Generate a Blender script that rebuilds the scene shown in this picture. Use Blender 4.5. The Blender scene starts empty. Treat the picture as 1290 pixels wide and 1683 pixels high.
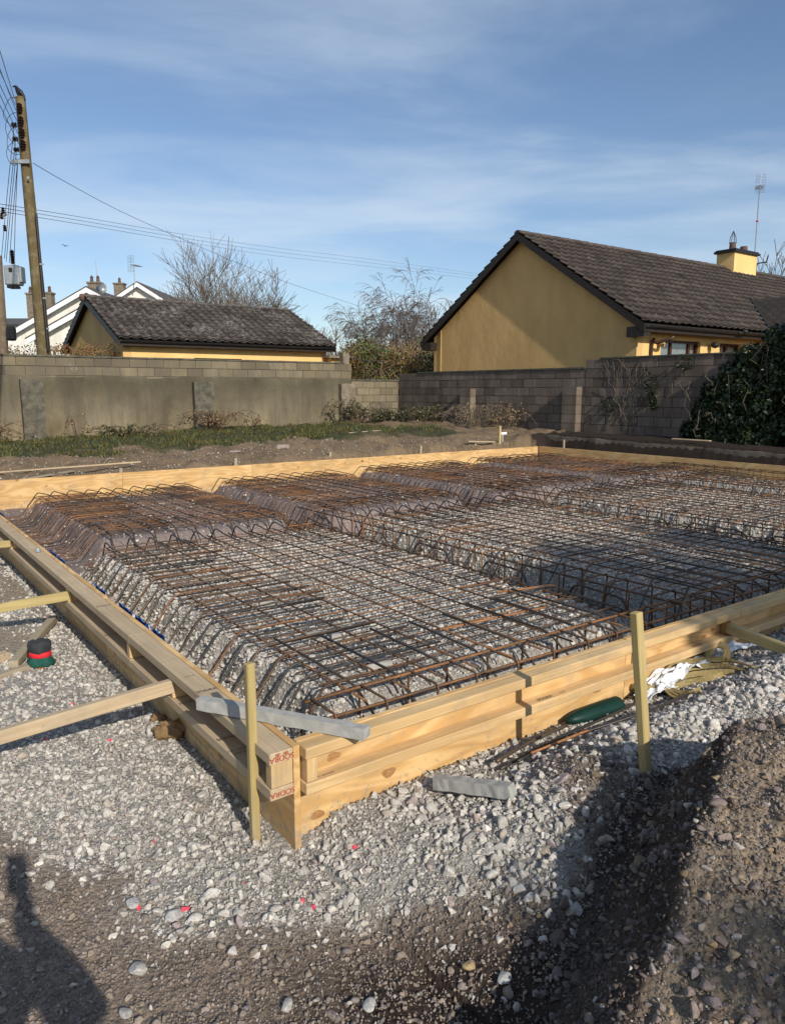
import bpy, bmesh, math, random
import numpy as np
from mathutils import Vector, Matrix, Euler
random.seed(7); rng = np.random.default_rng(11)
sc = bpy.context.scene
COL = sc.collection
R = math.radians

# ------------------------------------------------------------------ camera, sky, sun
PITCH = math.atan(201.5/1229)
cam_d = bpy.data.cameras.new('camera'); cam = bpy.data.objects.new('camera', cam_d); COL.objects.link(cam)
cam_d.sensor_fit = 'VERTICAL'; cam_d.sensor_height = 24; cam_d.lens = 24*1229/1683
cam_d.clip_start = .03; cam_d.clip_end = 5000
cam.rotation_euler = (math.pi/2 - PITCH, 0, 0)
sc.camera = cam
SUN_AZ = R(151.5); SUN_EL = R(31)
SUNV = Vector((math.sin(SUN_AZ)*math.cos(SUN_EL), math.cos(SUN_AZ)*math.cos(SUN_EL), math.sin(SUN_EL)))
wd = bpy.data.worlds.new('World'); sc.world = wd; wd.use_nodes = True
wn = wd.node_tree; wn.nodes.clear()
def wnode(t, **k):
    n = wn.nodes.new(t)
    for a, b in k.items(): setattr(n, a, b)
    return n
sky = wnode('ShaderNodeTexSky', sky_type='NISHITA', sun_disc=False, sun_elevation=SUN_EL, sun_rotation=SUN_AZ, air_density=1.0, dust_density=.6, ozone_density=2.2, altitude=50)
bg = wnode('ShaderNodeBackground'); bg.inputs['Strength'].default_value = .118
wo = wnode('ShaderNodeOutputWorld')
tc = wnode('ShaderNodeTexCoord'); sep = wnode('ShaderNodeSeparateXYZ')
wn.links.new(tc.outputs['Generated'], sep.inputs[0])
mx = wnode('ShaderNodeMath', operation='MAXIMUM'); mx.inputs[1].default_value = .02
wn.links.new(sep.outputs['Z'], mx.inputs[0])
ad = wnode('ShaderNodeMath', operation='ADD'); ad.inputs[1].default_value = .12
wn.links.new(mx.outputs[0], ad.inputs[0])
dv = wnode('ShaderNodeVectorMath', operation='DIVIDE')
cmb = wnode('ShaderNodeCombineXYZ')
for i in 'XYZ': wn.links.new(ad.outputs[0], cmb.inputs[i])
wn.links.new(tc.outputs['Generated'], dv.inputs[0]); wn.links.new(cmb.outputs[0], dv.inputs[1])
mp = wnode('ShaderNodeMapping'); mp.inputs['Rotation'].default_value = (0, 0, R(-32)); mp.inputs['Scale'].default_value = (.6, 1.05, 0); mp.inputs['Location'].default_value = (3.35, 1.9, 0)
wn.links.new(dv.outputs[0], mp.inputs[0])
n1 = wnode('ShaderNodeTexNoise'); n1.inputs['Scale'].default_value = 1.15; n1.inputs['Detail'].default_value = 7; n1.inputs['Roughness'].default_value = .56; n1.inputs['Distortion'].default_value = .4
wn.links.new(mp.outputs[0], n1.inputs['Vector'])
cr = wnode('ShaderNodeValToRGB'); cr.color_ramp.elements[0].position = .36; cr.color_ramp.elements[0].color = (0, 0, 0, 1); cr.color_ramp.elements[1].position = .76; cr.color_ramp.elements[1].color = (1, 1, 1, 1); cr.color_ramp.interpolation = 'EASE'
wn.links.new(n1.outputs['Fac'], cr.inputs[0])
mf = wnode('ShaderNodeMath', operation='MULTIPLY'); mf.inputs[1].default_value = .62
wn.links.new(cr.outputs[0], mf.inputs[0])
tint = wnode('ShaderNodeMix', data_type='RGBA', blend_type='MULTIPLY'); tint.inputs[0].default_value = 1; tint.inputs[7].default_value = (.97, .99, 1.03, 1)
wn.links.new(sky.outputs[0], tint.inputs[6])
mix = wnode('ShaderNodeMix', data_type='RGBA'); mix.inputs[7].default_value = (5.9, 6.8, 7.8, 1)
wn.links.new(mf.outputs[0], mix.inputs[0]); wn.links.new(tint.outputs[2], mix.inputs[6])
wn.links.new(mix.outputs[2], bg.inputs[0]); wn.links.new(bg.outputs[0], wo.inputs[0])
sl = bpy.data.lights.new('sun', 'SUN'); sl.energy = 4.7; sl.angle = R(.5); sl.color = (1, .93, .82)
sun = bpy.data.objects.new('sun', sl); COL.objects.link(sun)
sun.rotation_euler = SUNV.to_track_quat('Z', 'Y').to_euler()
sc.view_settings.view_transform = 'Standard'; sc.view_settings.look = 'None'
sc.view_settings.exposure = 0; sc.view_settings.gamma = 1
try: sc.cycles.max_bounces = 6; sc.cycles.transparent_max_bounces = 12
except Exception: pass

# ------------------------------------------------------------------ slab frame: near corner, a runs along the left side, b along the front side
NX, NY = -.37, 2.6; TH = R(36.15)
E1 = Vector((-math.sin(TH), math.cos(TH), 0)); E2 = Vector((math.cos(TH), math.sin(TH), 0))
def W(a, b, z=0): return Vector((NX + a*E1.x + b*E2.x, NY + a*E1.y + b*E2.y, z))
def AB(x, y):
    dx, dy = x-NX, y-NY
    return dx*E1.x + dy*E1.y, dx*E2.x + dy*E2.y
cP, sP = math.cos(PITCH), math.sin(PITCH)
def ray(u, v):
    X = u-645.; D = v-841.5
    return Vector((X, 1229*cP - D*sP, -1229*sP - D*cP))
def G(u, v, z=-1.62):
    r = ray(u, v); return r*(z/r.z)
def at(u, v, y):
    r = ray(u, v); return r*(y/r.y)

# ------------------------------------------------------------------ numpy noise
def _h(ix, iy, s):
    n = (ix*374761393 + iy*668265263 + s*1442695041) & 0xffffffff
    n = ((n ^ (n >> 13))*1274126177) & 0xffffffff
    return ((n ^ (n >> 16)) & 0xffff)/65535.
def vnoise(x, y, s=0):
    x = np.asarray(x, float); y = np.asarray(y, float)
    ix = np.floor(x).astype(np.int64); iy = np.floor(y).astype(np.int64)
    fx = x-ix; fy = y-iy; fx = fx*fx*(3-2*fx); fy = fy*fy*(3-2*fy)
    a = _h(ix, iy, s); b = _h(ix+1, iy, s); c = _h(ix, iy+1, s); d = _h(ix+1, iy+1, s)
    return (a*(1-fx)+b*fx)*(1-fy) + (c*(1-fx)+d*fx)*fy
def fbm(x, y, s=0, o=4):
    t = 0; am = .5; tot = 0
    for i in range(o):
        t = t + am*vnoise(x*2**i, y*2**i, s+i*17); tot += am; am *= .5
    return t/tot
def S(x): x = np.clip(x, 0, 1); return x*x*(3-2*x)

# ------------------------------------------------------------------ ground height and regions
ZB = -1.70
PADS = [ # a0,a1,b0,b1,top,kind(0 pale gravel, 1 purple dust)
 (.54, 4.45, .52, 2.72, -1.465, 0), (.54, 4.55, 3.52, 5.8, -1.465, 0), (.54, 4.6, 6.64, 8.9, -1.465, 0), (.62, 4.8, 9.75, 10.95, -1.47, 0),
 (5.2, 8.3, .74, 2.72, -1.47, 1), (5.2, 8.35, 3.35, 5.35, -1.455, 1), (5.2, 8.5, 6.05, 8.1, -1.44, 1), (5.25, 8.6, 8.8, 10.85, -1.44, 1)]
SA, SB = 9.5, 11.55
def height(x, y):
    x = np.asarray(x, float); y = np.asarray(y, float)
    a, b = AB(x, y)
    # outside level
    left = np.full_like(x, -1.665)
    left = left - .025*S((b+.35)/.35)*(b < 0)
    far = -1.34 + .022*np.clip(b, -6, 16) + .06*S((a-12)/4)
    far = far + .16*np.exp(-((a-12.3)**2/1.0 + (b-8.6)**2/2.2)) + .10*np.exp(-((a-11.6)**2/.8 + (b-6.3)**2/1.5)) + .12*np.exp(-((a-12.6)**2/.9+(b-10.9)**2/.8)) + .18*(fbm(x*1.3, y*1.3, 5)-.5)
    z = left + (far-left)*S((a-8.8)/1.0)
    z = np.where(b > 0, np.where(a > 9.5, far - .10*S(1-(a-9.5)/.35), z), z)
    # front berm and spoil heap
    front = S((-.14-a)/.5)*S((b-.15)/.9)
    z = np.where((a < -.028) & (b > -.03), z + S((b+.02)/.25)*(.065+.06*S((b-1.9)/1.1)), z)
    z = np.where((a < .02), z + .19*front + .03*S((b-.2)/1)*(fbm(x*3, y*3, 9)-.5), z)
    xl = .40 + .70*np.clip(y-1.75, -.5, 1.2) + .10*(fbm(x*3, y*3, 14)-.5)
    hp = S((x-xl)/.38)*S((2.75-y+.18*(x-1.2))/.45)
    lump = (.31 - .10*S((x-xl-.38)/1.2))*(1+.5*(fbm(x*3.2, y*3.2, 3)-.5))
    z = z + lump*hp + .05*hp*(fbm(x*9, y*9, 15)-.5)
    fr = S((-.35-a)/.3)*(a < 0)*(b > -2.5) + S((-.9-b)/.5)*(b < 0)*(a > 0)*(a < 6)*.4
    z = z + fr*(.045*(fbm(x*3.3, y*3.3, 81)-.5) + .028*(fbm(x*10, y*10, 82)-.5))
    # right-hand bank beyond the trench
    bank = S((b-12.15)/.18)
    zb = -1.05 - .10*S((8-a)/6) + .05*(fbm(x*2, y*2, 8)-.5)
    z = np.where((b > SB), (-1.72 + (zb+1.72)*bank)*(S((10.2-a)/.5)) + z*(1-S((10.2-a)/.5)), z)
    # inside of the formwork
    ins = (a > -.02) & (a < SA+.10) & (b > -.02) & (b < SB+.10)
    zi = ZB + .045*S((.75-b)/.35)*S((4.9-a)/.3)
    wv = .16*(fbm(x*4, y*4, 21)-.5)+.05*(fbm(x*14, y*14, 22)-.5)
    for (a0, a1, b0, b1, top, k) in PADS:
        da = np.maximum(np.maximum(a0-a, a-a1), 0); db = np.maximum(np.maximum(b0-b, b-b1), 0)
        d = np.sqrt(da*da+db*db) + wv*.8
        zi = np.maximum(zi, ZB + (top-ZB)*S(1-d/.20))
    z = np.where(ins, zi, z)
    # gentle fine relief
    z = z + .016*(fbm(x*6, y*6, 31)-.5) + .010*(fbm(x*25, y*25, 33, 2)-.5)
    # tufted rough soil beyond
    z = z + np.where((a > 9.7), .20*(fbm(x*3, y*3, 41, 5)-.5), 0)
    return z
def hz(x, y): return float(height(np.array([x]), np.array([y]))[0])

def GZ(u, v, z=-1.6):
    for _ in range(8):
        p = G(u, v, z); z = .5*z+.5*hz(p.x, p.y)
    p.z = hz(p.x, p.y); return p
def inpoly(x, y, P):
    c = np.zeros(x.shape, bool); n = len(P)
    for i in range(n):
        x1, y1 = P[i]; x2, y2 = P[(i+1) % n]
        if y1 == y2: continue
        t = ((y1 > y) != (y2 > y)) & (x < (x2-x1)*(y-y1)/(y2-y1)+x1)
        c ^= t
    return c
# outline on the ground of the pale crushed stone, in metres
_o = [(-420,1290),(0,1325),(30,1355),(60,1384),(100,1409),(150,1422),(170,1404),(208,1399),(218,1424),(203,1483),(238,1513),(278,1523),(347,1518),(397,1503),(427,1513),(476,1508),(640,1478),(740,1486),(840,1477),(902,1502),(942,1562),(962,1683),(975,1900),(1010,1900),(1002,1683),(990,1562),(970,1452),(942,1391),(902,1341),(892,1295),(930,1262),(1040,1250),(1100,1262),(1200,1238),(1290,1200),(1420,1150),(1900,1020)]
GP = [tuple(G(u, v, -1.40 if (v < 1262 and u > 1000) or u > 1030 else -1.62).xy) for u, v in _o] + [(9, 8.), (9, 13), (-14, 13), (-14, 4)]
def regions(x, y, soft=None):
    """weights: gravel, dust, soil(dark), grass"""
    a, b = AB(x, y)
    wx = x + .09*(fbm(x*5, y*5, 51)-.5) ; wy = y + .09*(fbm(x*5, y*5, 52)-.5)
    if soft is None: g = sum(inpoly(wx+dx, wy+dy, GP).astype(float) for dx, dy in ((.05, 0), (-.05, 0), (0, .06), (0, -.06), (.09, .09), (-.09, -.09), (0, 0)))/7
    else: g = inpoly(wx+soft[0], wy+soft[1], GP).astype(float)
    ins = (a > -.02) & (a < SA) & (b > -.02) & (b < SB)
    farrow = ins & (a > 4.72+.1*np.sin(b*3))
    dust = np.zeros_like(x)
    dust[farrow] = 1
    # compacted dusty track left of the formwork
    d2 = S((a-2.5+.5*(fbm(x*2, y*2, 53)-.5))/.8)*(b < -.12)*S((fbm(x*1.6, y*1.6, 54)-.36)/.14)*(a < 9.9)
    d3 = np.exp(-(((x+2.75)/.5)**2+((y-4.75)/.35)**2))*(b < -.3)
    dust = np.maximum(dust, np.maximum(d2, np.clip(d3*1.5, 0, 1)))
    dust = np.where(ins & ~farrow, .12*fbm(x*3, y*3, 55), dust)
    g = g*(1-.8*S((x-(.40+.70*np.clip(y-1.75, -.5, 1.2))+.22)/.2)*(y < 2.6)*(a < 0)); g = np.where(ins, 1, g)
    g = np.where((a > SA) & (b > -3) , 0, g); g = np.where((a > 9.7), 0, g); g = np.where((b > SB), 0, g)
    grass = np.where(a > 9.5, S((a - (13.5 - .24*b + 1.3*(fbm(x*.9, y*.9, 61)-.5)*2))/.7), 0)*(b < 11.2)
    grass = np.maximum(grass, .7*np.exp(-((a-14.3)**2/.5+(b-9.6)**2/2.5)))
    return g, dust, grass
def ground_color(x, y):
    g, dust, grass = regions(x, y)
    a, b = AB(x, y)
    n = fbm(x*2.3, y*2.3, 71)[:, None]; nf = fbm(x*14, y*14, 72, 3)[:, None]
    pale = np.array([.34, .32, .287])*(.75+.5*nf)
    brown = np.array([.25, .20, .158])*(.75+.5*n)
    purple = np.array([.24, .192, .182])*(.85+.3*nf)
    dark = np.array([.05, .036, .029])*(.7+.6*nf)
    green = np.array([.06, .062, .03])*(.6+.8*nf)
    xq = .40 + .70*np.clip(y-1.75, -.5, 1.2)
    # wet dark soil at centre and heap; flank's shade painted in as well
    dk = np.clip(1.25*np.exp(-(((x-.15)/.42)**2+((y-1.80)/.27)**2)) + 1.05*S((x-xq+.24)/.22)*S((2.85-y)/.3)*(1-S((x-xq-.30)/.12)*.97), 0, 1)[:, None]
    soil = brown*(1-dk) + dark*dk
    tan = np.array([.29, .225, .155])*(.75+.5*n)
    lit = (S((x-xq-.30)/.12)*S((2.9-y)/.4))[:, None]  # sunlit side of the heap painted lighter past the crest
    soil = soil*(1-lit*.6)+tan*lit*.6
    fs = (np.array([.20, .145, .092])*(.5+.5*nf+.5*n))
    soil = np.where((a > 9.4)[:, None], fs, soil)
    soil = np.where(((b > SB+.02) & (a < 10.4))[:, None], dark*.75, soil)
    left = (b < 0)[:, None]
    dcol = np.where(left, np.array([.31, .26, .20])*(.8+.4*nf), purple)
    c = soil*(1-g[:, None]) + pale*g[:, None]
    c = c*(1-dust[:, None]*.92) + dcol*dust[:, None]*.92
    c = c*(1-grass[:, None]) + green*grass[:, None]
    return c

# ------------------------------------------------------------------ materials
def M(name): 
    m = bpy.data.materials.new(name); m.use_nodes = True; m.node_tree.nodes.clear(); return m
class NB:
    def __init__(s, m): s.m = m; s.t = m.node_tree
    def n(s, t, ins=None, **k):
        o = s.t.nodes.new(t)
        for a, b in k.items(): setattr(o, a, b)
        if ins:
            for a, b in ins.items():
                if hasattr(b, 'is_output') : s.t.links.new(b, o.inputs[a])
                else: o.inputs[a].default_value = b
        return o
    def noise(s, vec, scale, detail=4, rough=.55, dist=0): return s.n('ShaderNodeTexNoise', {'Vector': vec, 'Scale': scale, 'Detail': detail, 'Roughness': rough, 'Distortion': dist}).outputs['Fac']
    def ramp(s, f, els):
        o = s.n('ShaderNodeValToRGB', {0: f}); r = o.color_ramp
        while len(r.elements) < len(els): r.elements.new(.5)
        for e, (p, c) in zip(r.elements, els): e.position = p; e.color = c if len(c) == 4 else (*c, 1)
        return o.outputs[0]
    def mix(s, f, a, b, mode='MIX'):
        o = s.n('ShaderNodeMix', data_type='RGBA', blend_type=mode)
        for i, v in ((0, f), (6, a), (7, b)):
            if hasattr(v, 'is_output'): s.t.links.new(v, o.inputs[i])
            else: o.inputs[i].default_value = v if i == 0 else (*v, 1) if len(v) == 3 else v
        return o.outputs[2]
    def math(s, op, a, b=0.):
        return s.n('ShaderNodeMath', {0: a, 1: b}, operation=op).outputs[0]
    def mapping(s, vec, sc_=(1, 1, 1), rot=(0, 0, 0), loc=(0, 0, 0)): return s.n('ShaderNodeMapping', {'Vector': vec, 'Scale': sc_, 'Rotation': rot, 'Location': loc}).outputs[0]
    def out(s, color, rough=.8, bump=None, bs=.5, bd=.01, spec=.3, metal=0, **kw):
        p = s.n('ShaderNodeBsdfPrincipled')
        for k, v in (('Base Color', color), ('Roughness', rough), ('Metallic', metal), ('Specular IOR Level', spec)):
            if hasattr(v, 'is_output'): s.t.links.new(v, p.inputs[k])
            else: p.inputs[k].default_value = (*v, 1) if isinstance(v, tuple) and len(v) == 3 else v
        for k, v in kw.items(): p.inputs[k.replace('_', ' ')].default_value = v
        if bump is not None:
            b = s.n('ShaderNodeBump', {'Height': bump, 'Strength': bs, 'Distance': bd}); s.t.links.new(b.outputs[0], p.inputs['Normal'])
        o = s.n('ShaderNodeOutputMaterial'); s.t.links.new(p.outputs[0], o.inputs[0])
        return s.m
    def pos(s): return s.n('ShaderNodeNewGeometry').outputs['Position']
    def obj(s): return s.n('ShaderNodeTexCoord').outputs['Object']
    def rnd(s): return s.n('ShaderNodeObjectInfo').outputs['Random']
    def attr(s, name='col'): return s.n('ShaderNodeAttribute', attribute_name=name).outputs['Color']

def simple(name, c, rough=.6, var=.25, scale=8, bump=.3, bd=.004, metal=0, spec=.3, coord='pos'):
    b = NB(M(name)); v = b.pos() if coord == 'pos' else b.obj()
    f = b.noise(v, scale, 6, .6)
    c0 = tuple(x*(1-var) for x in c); c1 = tuple(min(1, x*(1+var)) for x in c)
    return b.out(b.ramp(f, [(.3, c0), (.7, c1)]), rough, f, bump, bd, spec, metal)

def ground_mat():
    b = NB(M('ground')); p = b.pos(); c = b.attr()
    f1 = b.noise(p, 55, 5, .65); f2 = b.noise(p, 9, 4, .6)
    v = b.n('ShaderNodeTexVoronoi', {'Vector': p, 'Scale': 62.}); 
    m1 = b.ramp(f1, [(.3, (.55, .55, .55)), (.7, (1.4, 1.38, 1.35))])
    col = b.mix(1, c, m1, 'MULTIPLY')
    sp = b.ramp(v.outputs['Distance'], [(0, (1.15, 1.15, 1.15)), (.75, (.75, .75, .75))])
    col = b.mix(.7, col, b.mix(1, col, sp, 'MULTIPLY'))
    h = b.math('ADD', b.math('MULTIPLY', b.math('SUBTRACT', 1., v.outputs['Distance']), .6), b.math('ADD', f1, f2))
    return b.out(col, .95, h, 1.0, .012, .15)
def stone_mat():
    b = NB(M('crushed_stone')); p = b.pos(); c = b.attr()
    f = b.noise(p, 140, 4, .65); f2 = b.noise(p, 35, 3, .6)
    col = b.mix(1, c, b.ramp(f, [(.3, (.72, .71, .70)), (.7, (1.2, 1.2, 1.2))]), 'MULTIPLY')
    col = b.mix(.5, col, b.mix(1, col, b.ramp(f2, [(.35, (.7, .66, .62)), (.65, (1.15, 1.15, 1.15))]), 'MULTIPLY'))
    return b.out(col, .92, f, .5, .003, .2)
def rust_mat():
    b = NB(M('rusty_steel')); p = b.pos(); r = b.rnd()
    f = b.noise(p, 2.2, 5, .65); f2 = b.noise(p, 60, 4, .6)
    g = b.math('ADD', b.math('MULTIPLY', f, .8), b.math('MULTIPLY', r, .22))
    c = b.ramp(g, [(.34, (.05, .034, .025)), (.47, (.11, .062, .034)), (.6, (.19, .095, .042)), (.74, (.34, .155, .055))])
    c = b.mix(.5, c, b.mix(1, c, b.ramp(f2, [(.35, (.5, .5, .5)), (.65, (1.5, 1.4, 1.3))]), 'MULTIPLY'))
    return b.out(c, .62, f2, .5, .002, .45, .25)
def edge_mat():
    b = NB(M('dark_steel')); p = b.pos(); r = b.rnd()
    f = b.noise(p, 3, 5, .65); f2 = b.noise(p, 80, 4, .6)
    g = b.math('ADD', b.math('MULTIPLY', f, .7), b.math('MULTIPLY', r, .3))
    c = b.ramp(g, [(.36, (.05, .045, .04)), (.52, (.09, .07, .052)), (.66, (.14, .088, .05)), (.84, (.24, .12, .05))])
    return b.out(c, .5, f2, .4, .002, .5, .45)
def wood_mat(name, light, dark, ply=False, knots=True, grey=0., rough=.8):
    b = NB(M(name)); o = b.obj(); r = b.rnd()
    off = b.n('ShaderNodeVectorMath', {0: o, 1: b.n('ShaderNodeCombineXYZ', {'X': b.math('MULTIPLY', r, 37.), 'Y': b.math('MULTIPLY', r, 11.), 'Z': b.math('MULTIPLY', r, 5.)}).outputs[0]}, operation='ADD').outputs[0]
    if ply:
        v = b.mapping(off, (.55, 3., 3.))
        f = b.noise(v, 1.6, 3, .45, .9)
        rings = b.n('ShaderNodeMath', {0: b.math('MULTIPLY', f, 46.)}, operation='SINE').outputs[0]
        rings = b.math('ADD', b.math('MULTIPLY', rings, .5), .5)
    else:
        v = b.mapping(off, (.35, 9., 9.))
        f = b.noise(v, 2.2, 3, .5, .3)
        rings = b.math('ADD', b.math('MULTIPLY', b.n('ShaderNodeMath', {0: b.math('MULTIPLY', f, 40.)}, operation='SINE').outputs[0], .5), .5)
    fine = b.noise(b.mapping(off, (3, 120, 120)), 1.5, 4, .6)
    c = b.mix(b.math('MULTIPLY', rings, .85 if ply else .6), light, dark)
    c = b.mix(b.math('MULTIPLY', b.ramp(fine, [(.35, (0, 0, 0)), (.7, (1, 1, 1))]), .35), c, dark)
    big = b.noise(b.mapping(off, (1.2, 2, 2)), 1.7, 3, .5)
    c = b.mix(1, c, b.ramp(big, [(.3, (.84, .82, .79)), (.7, (1.1, 1.1, 1.1))]), 'MULTIPLY')
    if knots:
        vo = b.n('ShaderNodeTexVoronoi', {'Vector': b.mapping(off, (1.5, 2.6, 2.6) if ply else (1.6, 3.5, 3.5)), 'Scale': 1.25 if ply else 1.3})
        k = b.ramp(vo.outputs['Distance'], [(.0, (1, 1, 1)), (.055, (.8, .8, .8)), (.085, (0, 0, 0))])
        kc = tuple(x*.42 for x in dark)
        c = b.mix(k, c, (kc[0]*1.1, kc[1]*.85, kc[2]*.7))
    if grey: c = b.mix(grey, c, (.30, .28, .24))
    dirt = b.noise(off, 5, 5, .7)
    pw = b.pos(); zq = b.n('ShaderNodeMapRange', {0: b.n('ShaderNodeSeparateXYZ', {0: pw}).outputs['Z'], 1: -1.68, 2: -1.42, 3: .14, 4: -.06}).outputs[0]
    mud = b.ramp(b.math('ADD', b.noise(pw, 22, 6, .75), zq), [(.60, (0, 0, 0)), (.68, (1, 1, 1))])
    c = b.mix(b.math('MULTIPLY', mud, .6), c, (.27, .225, .18))
    c = b.mix(b.math('MULTIPLY', b.ramp(dirt, [(.50, (0, 0, 0)), (.72, (1, 1, 1))]), .5), c, (.30, .245, .18))
    return b.out(c, rough, b.math('ADD', fine, b.math('MULTIPLY', rings, .3)), .3, .002, .3)
def block_mat(name, stain=(.05, .048, .045), streak=.6, light=(.5, .5, .47), tint=(1, 1, 1)):
    b = NB(M(name)); p = b.pos(); c = b.mix(1, b.attr(), tint, 'MULTIPLY')
    f = b.noise(p, 60, 5, .7); c = b.mix(1, c, b.ramp(f, [(.3, (.7, .7, .7)), (.7, (1.25, 1.25, 1.25))]), 'MULTIPLY')
    st = b.noise(b.mapping(p, (1.7, 1.7, .35)), 1.6, 6, .65); st2 = b.noise(p, .9, 5, .6)
    c = b.mix(b.math('MULTIPLY', b.ramp(b.math('ADD', b.math('MULTIPLY', st, .6), b.math('MULTIPLY', st2, .4)), [(.42, (0, 0, 0)), (.58, (1, 1, 1))]), streak), c, stain)
    ef = b.noise(b.mapping(p, (2.5, 2.5, 1.2), (0, 0, 0), (4, 2, 1)), 1.3, 7, .75)
    c = b.mix(b.math('MULTIPLY', b.ramp(ef, [(.62, (0, 0, 0)), (.72, (1, 1, 1))]), .55), c, light)
    return b.out(c, .95, b.math('ADD', f, b.noise(p, 12, 5, .6)), .8, .008, .15)
def render_mat():
    b = NB(M('old_render')); p = b.pos()
    big = b.noise(b.mapping(p, (1, 1, .8)), .8, 7, .62); st = b.noise(b.mapping(p, (2.4, 2.4, .25)), 1.5, 6, .65); f = b.noise(p, 45, 5, .7)
    c = b.ramp(big, [(.33, (.085, .071, .047)), (.5, (.16, .134, .09)), (.66, (.235, .197, .135))])
    z = b.n('ShaderNodeSeparateXYZ', {0: p}).outputs['Z']
    zz = b.n('ShaderNodeMapRange', {0: z, 1: -1.35, 2: .35}).outputs[0]
    c = b.mix(1, c, b.ramp(b.math('ADD', zz, b.math('MULTIPLY', b.math('SUBTRACT', big, .5), .9)), [(.15, (1.35, 1.28, 1.15)), (.5, (1, 1, 1)), (.85, (.62, .64, .62))]), 'MULTIPLY')
    c = b.mix(b.math('MULTIPLY', b.ramp(st, [(.44, (0, 0, 0)), (.62, (1, 1, 1))]), .6), c, (.09, .08, .06))
    sp = b.noise(p, 16, 4, .8); c = b.mix(b.math('MULTIPLY', b.ramp(sp, [(.64, (0, 0, 0)), (.72, (1, 1, 1))]), .4), c, (.38, .36, .32))
    c = b.mix(1, c, b.ramp(f, [(.3, (.78, .78, .78)), (.7, (1.2, 1.2, 1.2))]), 'MULTIPLY')
    return b.out(c, .95, b.math('ADD', f, b.math('MULTIPLY', big, 2.)), .7, .008, .12)
def paint_mat(name, c, bump=.6):
    b = NB(M(name)); p = b.pos()
    big = b.noise(b.mapping(p, (1, 1, .5)), 1.1, 6, .6); f = b.noise(p, 28, 5, .6); vw = b.noise(b.mapping(p, (3, 3, 2)), 1.5, 5, .6)
    col = b.mix(1, c, b.ramp(big, [(.3, (.84, .83, .80)), (.7, (1.07, 1.07, 1.07))]), 'MULTIPLY')
    col = b.mix(1, col, b.ramp(b.noise(b.mapping(p, (1.2, 1.2, .5)), 1.6, 6, .7), [(.45, (1, 1, 1)), (.8, (.88, .87, .85))]), 'MULTIPLY')
    return b.out(col, .85, b.math('ADD', b.math('MULTIPLY', f, .4), vw), bump, .012, .2)
def tile_mat(name, lich=.35):
    b = NB(M(name)); p = b.pos(); c = b.attr()
    f = b.noise(p, 30, 5, .7)
    c = b.mix(1, c, b.ramp(f, [(.3, (.6, .6, .6)), (.7, (1.4, 1.4, 1.4))]), 'MULTIPLY')
    l = b.noise(p, 9, 6, .75); lm = b.noise(p, .8, 4, .6)
    c = b.mix(b.math('MULTIPLY', b.ramp(b.math('ADD', b.math('MULTIPLY', l, .65), b.math('MULTIPLY', lm, .4)), [(.56, (0, 0, 0)), (.66, (1, 1, 1))]), lich), c, (.30, .28, .25))
    y = b.noise(p, 5, 5, .7); c = b.mix(b.math('MULTIPLY', b.ramp(y, [(.66, (0, 0, 0)), (.74, (1, 1, 1))]), .25), c, (.20, .15, .05))
    return b.out(c, .9, f, .6, .006, .2)
def leaf_mat(name, c, c2, rough=.45, spec=.4):
    b = NB(M(name)); p = b.pos(); a = b.attr()
    f = b.noise(p, 3, 4, .6); col = b.mix(f, c, c2); col = b.mix(1, col, a, 'MULTIPLY')
    return b.out(col, rough, None, spec=spec)
def bark_mat(name, c, c2):
    b = NB(M(name)); p = b.pos(); f = b.noise(b.mapping(p, (1, 1, .4)), 14, 5, .7)
    return b.out(b.ramp(f, [(.3, c), (.7, c2)]), .9, f, .6, .01, .15)

m_ground = ground_mat(); m_stone = stone_mat(); m_rust = rust_mat(); m_dsteel = edge_mat()
m_ply = wood_mat('plywood_face', (.67, .455, .215), (.49, .29, .11), ply=True)
m_pine = wood_mat('sawn_pine', (.65, .455, .235), (.49, .32, .14))
m_pine2 = wood_mat('weathered_pine', (.56, .42, .25), (.42, .29, .16), grey=.25)
m_green = wood_mat('treated_stake', (.50, .40, .18), (.36, .27, .11), knots=True)
m_stakeold = wood_mat('weathered_stake', (.42, .35, .22), (.27, .21, .12), grey=.3)
m_pole = wood_mat('mossy_pole_wood', (.15, .115, .05), (.075, .055, .028), knots=False)
m_pole2 = wood_mat('dark_pole_wood', (.16, .12, .08), (.08, .06, .04), knots=False)
m_block = block_mat('left_block', streak=.6, stain=(.11, .097, .078), tint=(.64, .585, .47))
m_blockd = block_mat('grey_block', streak=.42, stain=(.05, .038, .03), light=(.32, .29, .26), tint=(1.05, .93, .83))
m_mortar = simple('mortar', (.13, .113, .09), .95, .3, 20, .6)
m_render = render_mat(); m_pier = simple('mossy_pier_render', (.105, .095, .072), .95, .45, 7, .8, .01)
m_cap = simple('mossy_coping', (.10, .095, .075), .95, .5, 8, .6, .01)
m_yellow = paint_mat('shaded_yellow_paint', (.66, .43, .18), 1.)  # darker copy of the house yellow, gable shade put into the colour
m_yellow2 = paint_mat('sunlit_yellow_paint', (.82, .54, .22), .3)  # same yellow, brighter copy for the sunlit fronts
m_white = paint_mat('white_render', (.74, .72, .66), .2)
m_whitegl = simple('white_trim', (.8, .8, .8), .4, .05, 3, .05)
m_tile = tile_mat('roof_tile', .12); m_tile2 = tile_mat('garage_tile', .5)
m_fascia = simple('dark_fascia', (.026, .018, .014), .5, .5, 14, .3)
m_pvc = simple('brown_pipe', (.05, .025, .018), .35, .2, 5, .05)
m_frame = simple('brown_window_frame', (.06, .018, .014), .35, .2, 5, .05)
m_glass = NB(M('window_glass')).out((.02, .022, .025), .05, None, spec=.8)
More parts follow.
